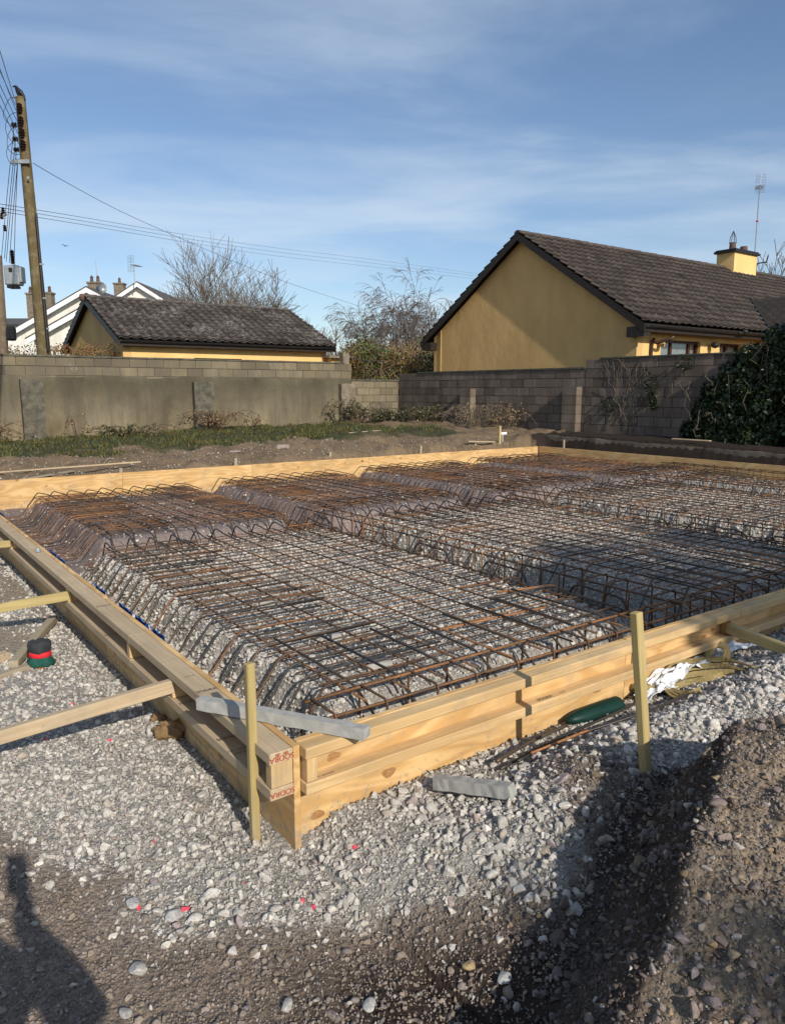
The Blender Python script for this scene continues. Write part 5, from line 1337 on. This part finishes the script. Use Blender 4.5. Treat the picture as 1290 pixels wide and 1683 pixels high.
# hedge behind the low wall
rg = random.Random(9); root = empty('hedge', W(20, 14.5, -1.1), 'mixed brown and green hedge rising behind the low corner wall', 'hedge')
mb = MB(); tw = MB()
for k in range(150):
    u = rg.uniform(572, 716); y = rg.uniform(28, 31.5); ztop = at(u, 566+8*math.sin(u*.06)+rg.uniform(-5, 8), y).z; z = rg.uniform(-.6, ztop-.15); p = at(u, 600, y)
    g_ = rg.random(); green = (u > 690) or (590 < u < 625) or rg.random() < .25; cc = (1, 1.1, .8) if green else (1.7, 1.15, .95)
    f_ = rg.uniform(.7, 1.3)
    leaves(mb, Vector((p.x, p.y, z)), 110, (.45, .45, .35), .085, rg, lambda: tuple(q*f_*rg.uniform(.6, 1.4) for q in cc))
for k in range(500):
    u = rg.uniform(572, 716); y = rg.uniform(27.8, 31); p = at(u, 600, y); z = rg.uniform(-.8, at(u, 575, y).z-.2)
    q = Vector((p.x, p.y, z)); tw.tube([q, q+Vector((rg.gauss(0, .2), rg.gauss(0, .1), .35)), q+Vector((rg.gauss(0, .35), rg.gauss(0, .1), .7))], [.012, .009, .005], 3, cap=False)
mb.build('foliage', m_hedge, root, color=True); tw.build('twigs', m_dry, root, color=True)
# clipped brown hedge top left behind wall
root = empty('hedge', W(21, 1, -1.1), 'low clipped brown hedge top behind the left wall, beneath the white houses', 'hedge'); mb = MB()
for k in range(120):
    u = rg.uniform(-30, 195); y = rg.uniform(24, 25); p = at(u, 575, y); leaves(mb, Vector((p.x, p.y, rg.uniform(.4, at(u, 570, y).z))), 70, (.3, .3, .18), .05, rg, lambda: tuple(q*rg.uniform(.6, 1.3) for q in (1, .85, .7)))
mb.build('foliage', m_dry, root, color=True)
# ivy bush at right, over the wall
def ivy_mass(root, blobs, n, size, seed, mat=None, bright=1.):
    rg = random.Random(seed); mb = MB()
    for (a_, b_, z_, ra, rb_, rz) in blobs:
        # leaves near the shell of each lobe
        for _ in range(n):
            th = rg.uniform(0, 2*math.pi); ph = math.acos(rg.uniform(-1, 1)); rr = rg.uniform(.72, 1.08)*(1+.25*ns(math.cos(th)*2+a_, math.sin(th)*2+ph, 3)); d = Vector((math.sin(ph)*math.cos(th), math.sin(ph)*math.sin(th), math.cos(ph)))
            p = W(a_, b_, z_)+E1*d.x*ra*rr+E2*d.y*rb_*rr+zv(d.z*rz*rr)
            nn = (E1*d.x+E2*d.y+zv(d.z)+Vector((rg.gauss(0, .5), rg.gauss(0, .5), rg.gauss(.1, .5)))).normalized(); x = nn.orthogonal().normalized(); x = Matrix.Rotation(rg.uniform(0, 6.28), 3, nn) @ x; y = nn.cross(x); s_ = size*rg.uniform(.6, 1.4); f = rg.uniform(.5, 1.5)
            mb.add([p-x*s_*.5, p-y*s_*.45+nn*s_*.08, p+x*s_*.6, p+y*s_*.45+nn*s_*.08], [(0, 1, 2, 3)], (f, f*rg.uniform(.9, 1.1), f*.9))
    return mb.build('foliage', mat or m_ivy, root, color=True)
root = empty('ivy_bush', W(6, 13.3, -1.1), 'big dark ivy bush overgrowing the right wall at the photo edge', 'bush')
bl = []
rg = random.Random(2)
for a_, z0, z1, db in ((6.85, -.9, -.1, .0), (6.6, -1., .25, .1), (6.35, -1, .6, .15), (6.1, -1, .85, .2), (5.7, -1, 1.05, .25), (5.2, -1.0, 1.35, .3), (4.6, -1.05, 1.55, .35), (4.0, -1.05, 1.7, .4), (3.3, -1.1, 1.8, .4), (2.6, -1.1, 1.8, .4)):
    z = z0; z1 -= (.30 if a_ > 4.9 else .08)
    while z < z1: bl.append((a_+rg.uniform(-.15, .15), RB-.10-db*.4+rg.uniform(-.05, .05), z, .32, .18+db*.4, .26)); z += .33
ivy_mass(root, bl, 620, .07, 3)
mb = MB()
for k in range(70):
    a_ = rg.uniform(2.8, 7.0); z = rg.uniform(-1.1, .25); q = W(a_, RB-.25-rg.uniform(0, .25), z); pts = [q]
    for _ in range(5): q = q+Vector((rg.gauss(0, .08), rg.gauss(0, .04), rg.gauss(.12, .12))); pts.append(q)
    mb.tube(pts, [.008]*3+[.005]*3, 4, cap=False)
mb.build('stems', m_twig, root)
# bare ivy stems and small leaf patches on the wall
root = empty('wall_creeper', W(8.4, RB-.03, -1), 'bare creeper stems clinging to the dark wall left of the ivy bush', 'creeper')
mb = MB()
for k in range(46):
    a_ = rg.choice([rg.uniform(7.4, 9.6), rg.uniform(8.6, 9.4), rg.uniform(7.6, 8.5)]); z = rg.uniform(-1.0, .35); pts = []; q = [a_, z]; dirx = rg.gauss(0, .5)
    for _ in range(rg.randint(5, 10)):
        pts.append(W(q[0], RB-.022-rg.uniform(0, .01), min(q[1], .7))); q[0] += dirx*.06+rg.gauss(0, .04); q[1] += rg.uniform(.03, .12)
    mb.tube(pts, rg.uniform(.0035, .008), 4, cap=False)
mb.build('stems', m_twig, root)
ivy_mass(root, [(8.15, RB-.05, .1, .16, .05, .28), (8.05, RB-.05, -.25, .12, .05, .2), (7.3, RB-.08, .55, .22, .07, .17), (9.25, RB-.05, -.35, .25, .04, .22)], 90, .05, 8)
# climbers on the pier at the corner, low bushes and brambles
def shrub(p, rx, h, label, seed, nt=40, nl=60, leafm=None, twm=None, ls=.05, group='scrubby plants along the walls', name='bramble', cat='bramble', drop=.5):
    nt = int(nt*.6); h *= .75; nl = int(nl*1.8); rx *= .55
    rg = random.Random(seed); p = Vector(p); p.z = hz(p.x, p.y); root = empty(name, p, label, cat, group); tw = MB(); lf = MB()
    for _ in range(nt):
        d = Vector((rg.gauss(0, rx*.5), rg.gauss(0, rx*.25), 0)); q = p+d*.5; top = h*rg.uniform(.4, 1.1)
        pts = [q-zv(.05), q+d*.4+zv(top*.7), q+d*1.0+zv(top), q+d*1.8+zv(top*(1-drop*rg.uniform(.3, 1.3)))]
        pts = spl([pts[0], pts[1]+Vector((jit(.04), jit(.04), 0)), pts[2], pts[3]], 3); tw.tube(pts, rg.uniform(.003, .006), 4, cap=False)
        if nl:
            for _k in range(int(nl/nt*1.5)+1):
                s_ = rg.choice(pts[2:]); leaves(lf, s_, 1, (.05, .05, .05), ls, rg, lambda: (rg.uniform(.6, 1.3),)*3)
    tw.build('canes', twm or m_bramble, root)
    if nl: lf.build('foliage', leafm or m_dry, root, color=True)
    return root
shrub(W(17.2, 1.3), 1.3, .75, 'sprawling reddish bramble at the left edge before the rendered wall', 1, 120, 200, leafm=m_dry)
shrub(W(17.1, 4.6), 1.1, .38, 'low dark bramble clump below the wall between the first two piers', 2, 70, 260, leafm=m_hedge)
shrub(W(17.3, 7.0), .8, .62, 'bramble clump at the foot of the middle pier of the left wall', 3, 90, 200, leafm=m_dry)
shrub(W(17.3, 8.3), .35, .55, 'single thin dry plant standing right of the middle pier', 4, 10, 40, leafm=m_dry)
shrub(W(17.0, 11.3), .8, .9, 'leafy creeper and canes growing on the pier at the wall corner', 5, 80, 300, leafm=m_hedge)
shrub(W(16.7, 12.6), 1.2, .55, 'dark green weeds below the low corner wall', 6, 100, 500, leafm=m_ivy)
shrub(W(15.8, 13.3), 1.1, .6, 'dark brambles at the foot of the right wall near the corner', 7, 110, 300, leafm=m_hedge, twm=m_dtwig)
shrub(W(13.4, 13.0), 1.2, .85, 'large heap of dry brown brambles before the first pier of the right wall', 8, 150, 160, leafm=m_dry, twm=m_twig)
shrub(W(12.3, 13.3), .6, .9, 'dry canes leaning on the right wall between its piers', 9, 60, 120, leafm=m_dry, twm=m_twig)
shrub(W(16.9, 3.4), .4, .7, 'few dry upright stems before the wall near the first pier', 10, 12, 20, leafm=m_dry)
# grass
def grass():
    n = 30000; b = rng.uniform(-2, 11.6, n); a = rng.uniform(12.0, 17.65, n)
    x = NX+a*E1.x+b*E2.x; y = NY+a*E1.y+b*E2.y; g, du, gr = regions(x, y); k = (rng.random(n) < gr*np.clip((fbm(x*1.9, y*1.9, 93)-.40)*5, .08, 1)) & visible(x, y); x, y = x[k], y[k]; n = len(x)
    z = height(x, y)-.01; h = rng.uniform(.02, .09, n)*(.6+1.6*fbm(x*1.2, y*1.2, 90)); w_ = .012
    t = rng.uniform(0, 6.28, n); dx, dy = np.cos(t)*w_, np.sin(t)*w_; lx, ly = rng.normal(0, .04, n), rng.normal(0, .04, n)
    V = np.stack([np.stack([x-dx, y-dy, z], 1), np.stack([x+dx, y+dy, z], 1), np.stack([x+dx*.7+lx*.5, y+dy*.7+ly*.5, z+h*.6], 1), np.stack([x+lx, y+ly, z+h], 1)], 1).reshape(-1, 3)
    F = np.arange(n)[:, None]*4+np.array([0, 1, 2, 3]); c = np.repeat(rng.uniform(.5, 1.4, n), 4)[:, None]*np.array([[1, 1, 1]])
    dry = np.repeat(rng.random(n) < .3, 4); c[dry] *= np.array([1.8, 1.15, .9])
    tag(numesh('grass', V, F, m_grass, c), 'rough green grass strip along the foot of the left wall', 'grass', kind='stuff')
grass()

# ------------------------------------------------------------------ POLES, WIRES, BIRDS
pb = at(72, 575, 20); pt_ = at(34, 160, 20)
proot = empty('utility_pole', (pb.x, pb.y, -1.2), 'mossy wooden utility pole leaning behind the left wall', 'pole')
mb = MB(); n = 12; d = (pt_-pb).normalized(); b0_ = pb-d*2.2; N_ = 26; pts = [b0_.lerp(pt_, i/N_)+Vector((jit(.004), 0, 0)) for i in range(N_+1)]; L = (pt_-b0_).length
x = d; z = Vector((0, -1, 0)); z = (z-x*z.dot(x)).normalized(); y = z.cross(x); vs = []
for i, p in enumerate(pts):
    r = .19-.075*i/N_
    for j in range(n): t = 2*math.pi*j/n; rr = r*(1+.03*math.sin(3*t+i*.3)); vs.append(((p-b0_).length, math.cos(t)*rr, math.sin(t)*rr))
mb.add(vs, [(i*n+j, i*n+(j+1) % n, (i+1)*n+(j+1) % n, (i+1)*n+j) for i in range(N_) for j in range(n)]+[tuple(range(N_*n, N_*n+n))])
me_o = mb.build('shaft', m_pole, None, smooth=True); me_o.parent = proot; mm = Matrix((x, y, z)).transposed().to_4x4(); mm.translation = b0_-proot.location; me_o.matrix_local = mm
def pol(t, dx=0, dz=0, dy=-.0): return pt_.lerp(pb, t)+Vector((dx, dy, dz))
ins = []
for k, t in enumerate((.045, .095, .14, .185)):
    q = pol(t, .02, 0, -.14); mb = MB(); mb.lathe(q, [(.0, -.13), (.06, -.12), (.04, -.09), (.075, -.06), (.045, -.03), (.08, -.0), (.045, .03), (.07, .06), (.04, .09), (0, .11)], 10); mb.build('insulator', m_ceramic, proot)
for k, t in enumerate((.11, .165, .205, .25)):
    q = pol(t, -.20, .03, -.03); mb = MB(); mb.lathe(q, [(.0, -.06), (.07, -.05), (.04, 0), (.075, .03), (.03, .07)], 8, axis=(-1, -.2, 0)); mb.build('insulator', m_ceramic, proot); ins.append(q)
q = pol(.262, 0, 0, 0); q = at(40, 268, 20)
mb = MB(); mb.box(q+Vector((-.24, -.20, -.06)), (.46, 0, .0), (0, .05, 0), (0, 0, .09)); mb.build('cross_bracket', m_metal, proot)
mb = MB(); mb.tube([at(60, 352, 19.85), at(66, 420, 19.83), at(80, 575, 19.8)], .035, 8); mb.build('cable_conduit', m_black, proot)
mb = MB(); q = at(47, 292, 19.78); mb.lathe(q, [(.0, 0), (.035, .0), (.035, .012), (0, .012)], 10, axis=(0, -1, 0)); mb.build('number_plate', m_metal, proot)
for v in (434, 490, 540):
    q = at(60+(v-350)*.09, v, 19.78); mb = MB(); mb.box(q+Vector((-.03, 0, -.02)), (.09, 0, 0), (0, .03, 0), (0, 0, .04)); mb.build('conduit_clip', m_metal, proot)
mb = MB(); mb.tube(spl([at(30, 340, 19.8), at(20, 380, 21), at(14, 430, 22)], 5), .012, 5); 
# second pole with transformer
q0 = at(6, 580, 23); q1 = at(-4, 420, 23)
p2 = empty('utility_pole', (q0.x, q0.y, -1.2), 'dark wooden pole at the extreme left edge carrying a transformer', 'pole')
mb = MB(); mb.tube([Vector((q0.x, q0.y, -1.2)), q0, q1], [.16, .15, .13], 12); mb.build('shaft', m_pole2, p2, smooth=True)
q = at(8, 560, 22.8); mb = MB(); mb.lathe(q+Vector((.22, 0, .0)), [(.10, 0), (.14, .05), (.14, .35), (.10, .42), (0, .43)], 10); mb.build('junction_box', m_black, p2)
xf = empty('transformer', at(20, 472, 22.8), 'grey metal transformer box hanging on the dark pole at the left edge', 'transformer')
c = at(20, 472, 22.7); mb = MB(); mb.box(at(8, 468, 22.7), (.42, 0, 0), (0, .35, 0), (0, 0, .56)); o = mb.build('tank', m_metal, xf); o.modifiers.new('b', 'BEVEL').width = .03
mb = MB(); mb.box(at(27, 464, 22.75), (.16, 0, 0), (0, .3, 0), (0, 0, .46)); o = mb.build('side_tank', m_metal, xf); o.modifiers.new('b', 'BEVEL').width = .02
mb = MB(); mb.box(at(12, 473, 22.69), (.26, 0, 0), (0, .3, 0), (0, 0, .07)); mb.build('base_plate', m_black, xf)
mb = MB(); q = at(22, 434, 22.85); prof = [];
for k in range(9): prof += [(.075, k*.045), (.035, k*.045+.02)]
mb.lathe(q, prof+[(.0, .42)], 10); mb.build('bushing', m_ceramic, xf)
mb = MB(); mb.box(at(15, 447, 22.69), (.10, 0, 0), (0, .02, 0), (0, 0, .12)); mb.build('label_plate', m_black, xf)
mb = MB()
for (u, v) in ((6, 343), (4, 352), (9, 372)): mb.lathe(at(u, v+8, 22.9), [(.04, 0), (.06, .03), (.03, .06), (.06, .09), (.03, .12), (.06, .15), (0, .18)], 8)
mb.build('fuse_insulators', m_ceramic, p2)
mb = MB(); mb.tube([at(-10, 362, 22.9), at(12, 352, 22.9)], .03, 6); mb.build('cross_arm', m_metal, p2)
def wire(P, label, r=.009, group='overhead wires', sag=0):
    P = [Vector(p) for p in P]
    if len(P) == 2 and sag: P = [P[0].lerp(P[1], t/12)-zv(sag*4*(t/12)*(1-t/12)) for t in range(13)]
    mb = MB(); mb.tube(P, r, 4); return tag(mb.build('overhead_wire', m_cable, None, loc=P[0]), label, 'wire', group)
s0 = at(55, 268, 19.9)
P = [s0]
for (u, v, y) in ((110, 300, 25), (200, 348, 33), (300, 393, 40), (400, 436, 46), (480, 467, 52), (590, 503, 60)): P.append(at(u, v, y))
wire(spl(P, 3), 'single wire sagging from the mossy pole across the bare tree to the right', .010)
for i, (v0, v1) in enumerate(((335, 446), (341, 450), (347, 455))):
    P = [at(0, v0, 24), at(150, v0+24.5, 40), at(300, v0+50, 58), at(450, v0+72+i*.5, 75), at(600, v0+90, 92), at(785, v1+4, 115)]
    wire(spl(P, 4), ['top', 'middle', 'bottom'][i]+' one of the three parallel thin wires crossing the sky to the bungalow', .010)
topw = [((0, 82), .01), ((-8, 98), .03), ((0, 112), .05), ((-4, 130), .09), ((-2, 150), .14), ((0, 172), .18)]
for i, ((u, v), t) in enumerate(topw):
    wire([at(u-55, v-115, 9), at(u, v, 14), pol(t, -.12, 0, -.05)], ['uppermost', 'second highest', 'third highest', 'fourth highest', 'fifth highest', 'lowest'][i]+' wire running from the pole head up to the left edge', .008)
for i, (k, u, v) in enumerate(((0, 3, 425), (1, 8, 425), (2, 11, 430), (3, 16, 432), (3, 24, 436))):
    wire([ins[k], ins[k].lerp(at(u, v, 22.8), .5)+Vector((-.02, 0, -.05)), at(u, v, 22.8)], ['leftmost', 'second from left', 'third from left', 'fourth from left', 'rightmost'][i]+' wire dropping from the mossy pole to the transformer', .008)
def loopw(pts, lab): wire(spl([at(u, v, 19.8) for u, v in pts], 6), lab, .008, 'jumper loops at the pole head')
loopw([(28, 160), (17, 162), (10, 175), (6, 190), (14, 202), (24, 212)], 'top jumper loop beside the mossy pole head')
loopw([(27, 185), (19, 188), (11, 200), (11, 218), (20, 232), (27, 240)], 'second jumper loop beside the mossy pole head')
loopw([(30, 208), (20, 212), (13, 226), (14, 244), (24, 253), (33, 254)], 'third jumper loop beside the mossy pole head')
loopw([(31, 229), (22, 233), (12, 246), (14, 262), (22, 271), (30, 270)], 'lowest jumper loop beside the mossy pole head')
wire([at(578, 588, 27), at(600, 593, 27.5), at(640, 593, 28), at(690, 585, 28.5)], 'thin washing line strung across the front of the hedge', .012, None)
# crow
cp = pt_+Vector((.0, 0, 0)); croot = empty('crow', cp, 'black crow perched on top of the mossy pole', 'bird')
def skinbody(name, verts, edges, radii, mat, parent, sub=2):
    me = bpy.data.meshes.new(name); L = rootloc(parent); me.from_pydata([tuple(Vector(v)-L) for v in verts], edges, []); o = link(name, me, mat, parent)
    md = o.modifiers.new('skin', 'SKIN'); 
    for i, r in enumerate(radii): me.skin_vertices[0].data[i].radius = (r if isinstance(r, tuple) else (r, r))
    me.skin_vertices[0].data[0].use_root = True
    md.use_smooth_shade = True; s_ = o.modifiers.new('sub', 'SUBSURF'); s_.levels = sub; s_.render_levels = sub
    return o
def skinmesh(name, V, Ed, Rr, mat, parent, sub=2):
    me = bpy.data.meshes.new(name); L = rootloc(parent)
    me.from_pydata([tuple(Vector(v)-L) for v in V], Ed, []); o = link(name, me, mat, parent)
    o.modifiers.new('skin', 'SKIN').use_smooth_shade = True
    if not me.skin_vertices:
        bm = bmesh.new(); bm.from_mesh(me); bm.verts.layers.skin.verify(); bm.to_mesh(me); bm.free()
    for i, r in enumerate(Rr): me.skin_vertices[0].data[i].radius = (r, r)
    me.skin_vertices[0].data[0].use_root = True
    o.modifiers.new('sub', 'SUBSURF').levels = sub; o.modifiers['sub'].render_levels = sub
    return o
c = cp+Vector((-.02, -.02, .10))
skinmesh('body', [c, c+Vector((.06, 0, .0)), c+Vector((.12, .0, -.09)), c+Vector((.15, 0, -.19)), c+Vector((-.04, 0, .09)), c+Vector((-.065, 0, .145)), c+Vector((-.10, 0, .145)), c+Vector((-.155, 0, .135)), c+Vector((-.0, -.03, -.11)), c+Vector((.0, .03, -.11))],
 [(0, 1), (1, 2), (2, 3), (0, 4), (4, 5), (5, 6), (6, 7), (0, 8), (0, 9)], [.07, .065, .035, .016, .055, .042, .022, .006, .009, .009], m_feather, croot)
# distant flying bird
bp = at(107, 404, 60); broot = empty('flying_bird', bp, 'tiny dark bird gliding in the sky right of the mossy pole', 'bird')
mb = MB(); mb.tube([bp+Vector((-.02, 0, -.02)), bp+Vector((.10, 0, -.02))], [.035, .02], 6)
mb.build('body', m_feather, broot)
mb = MB()
for s_ in (-1, 1): mb.add([bp+Vector((.0, 0, 0)), bp+Vector((s_*.14+.02, 0, .10 if s_ < 0 else .05)), bp+Vector((s_*.30+.04, 0, .06 if s_ < 0 else -.10)), bp+Vector((s_*.14+.05, .03, .05 if s_ < 0 else .01)), bp+Vector((.05, .03, 0))], [(0, 1, 2, 3, 4)])
o = mb.build('wings', m_feather, broot); o.modifiers.new('s', 'SOLIDIFY').thickness = .012

# ------------------------------------------------------------------ behind the camera: photographer, and two unseen trees added to cast shadows
m_jacket = simple('dark_jacket', (.03, .035, .05), .9, .2, 20, .3)
per = empty('person', (.05, -.22, -1.66), 'photographer standing behind the camera in a dark jacket holding a phone', 'person')
V = [(0, -.42, -.70), (0, -.42, -.42), (0, -.42, -.22), (0, -.41, -.12), (0, -.44, .02), (0, -.46, .10),
     (-.20, -.42, -.25), (-.30, -.25, -.42), (-.02, -.15, -.12), (.05, -.10, -.05),
     (.20, -.42, -.25), (.30, -.25, -.42), (.17, -.15, -.12), (.15, -.10, -.05),
     (-.11, -.42, -.78), (-.13, -.40, -1.18), (-.14, -.44, -1.58), (-.15, -.30, -1.63), (.11, -.42, -.78), (.13, -.40, -1.18), (.14, -.44, -1.58), (.15, -.30, -1.63)]
V = [(x_-.10, (y_+.20 if y_ < -.2 else y_), z_) for x_, y_, z_ in V]
Ed = [(0, 1), (1, 2), (2, 3), (3, 4), (4, 5), (2, 6), (6, 7), (7, 8), (8, 9), (2, 10), (10, 11), (11, 12), (12, 13), (0, 14), (14, 15), (15, 16), (16, 17), (0, 18), (18, 19), (19, 20), (20, 21)]
skinmesh('body', V, Ed, [.13, .13, .13, .06, .10, .085, .08, .06, .042, .03, .08, .06, .042, .03, .10, .07, .05, .04, .10, .07, .05, .04], m_jacket, per)
mb = MB(); mb.box((-.038, -.042, -.10), (.076, 0, 0), (0, .008, 0), (0, 0, .15)); tag(mb.build('phone', m_black, None), 'phone held up by the photographer', 'phone')
def sw(l, s, z): return Vector((l*.879-s*.477, l*.477+s*.879, z))
b_ = sw(1.48, -9, -1.5); r_ = empty('shadow_conifer', b_, 'added shade-casting slim conifer standing behind the photographer', 'tree'); mb = MB(); mb.tube([b_, b_+zv(6.0)], [.10, .05], 8); mb.build('trunk', m_twig, r_)  # unseen leafy column, added and sized to shade the heap
mb = MB(); rg = random.Random(7)
for k in range(46): leaves(mb, b_+zv(.6+k*.125), 38, (.21, .21, .16), .09, rg)
mb.build('crown', m_hedge, r_, color=True)
b_ = sw(5.4, -8, -1.5); r_ = empty('shadow_tree', b_, 'added shade-casting bushy tree standing behind the photographer at right', 'tree')  # unseen, added; crown shaped to cast the shadow over the steel
mb = MB(); mb.tube([b_, b_+zv(5.5)], [.2, .1], 10); mb.build('trunk', m_twig, r_)
mb = MB(); rg = random.Random(77)
for k in range(60):
    l = rg.uniform(-1.7, 1.7); zz = rg.uniform(-1, 1)*math.sqrt(max(0, 1-(l/1.9)**2))
    leaves(mb, b_+Vector((l*.879, l*.477, 0))+zv(7.1+zz*.85)+Vector((0, 0, 0))*1, 90, (.38, .5, .38), .14, rg)
mb.build('crown', m_hedge, r_, color=True)
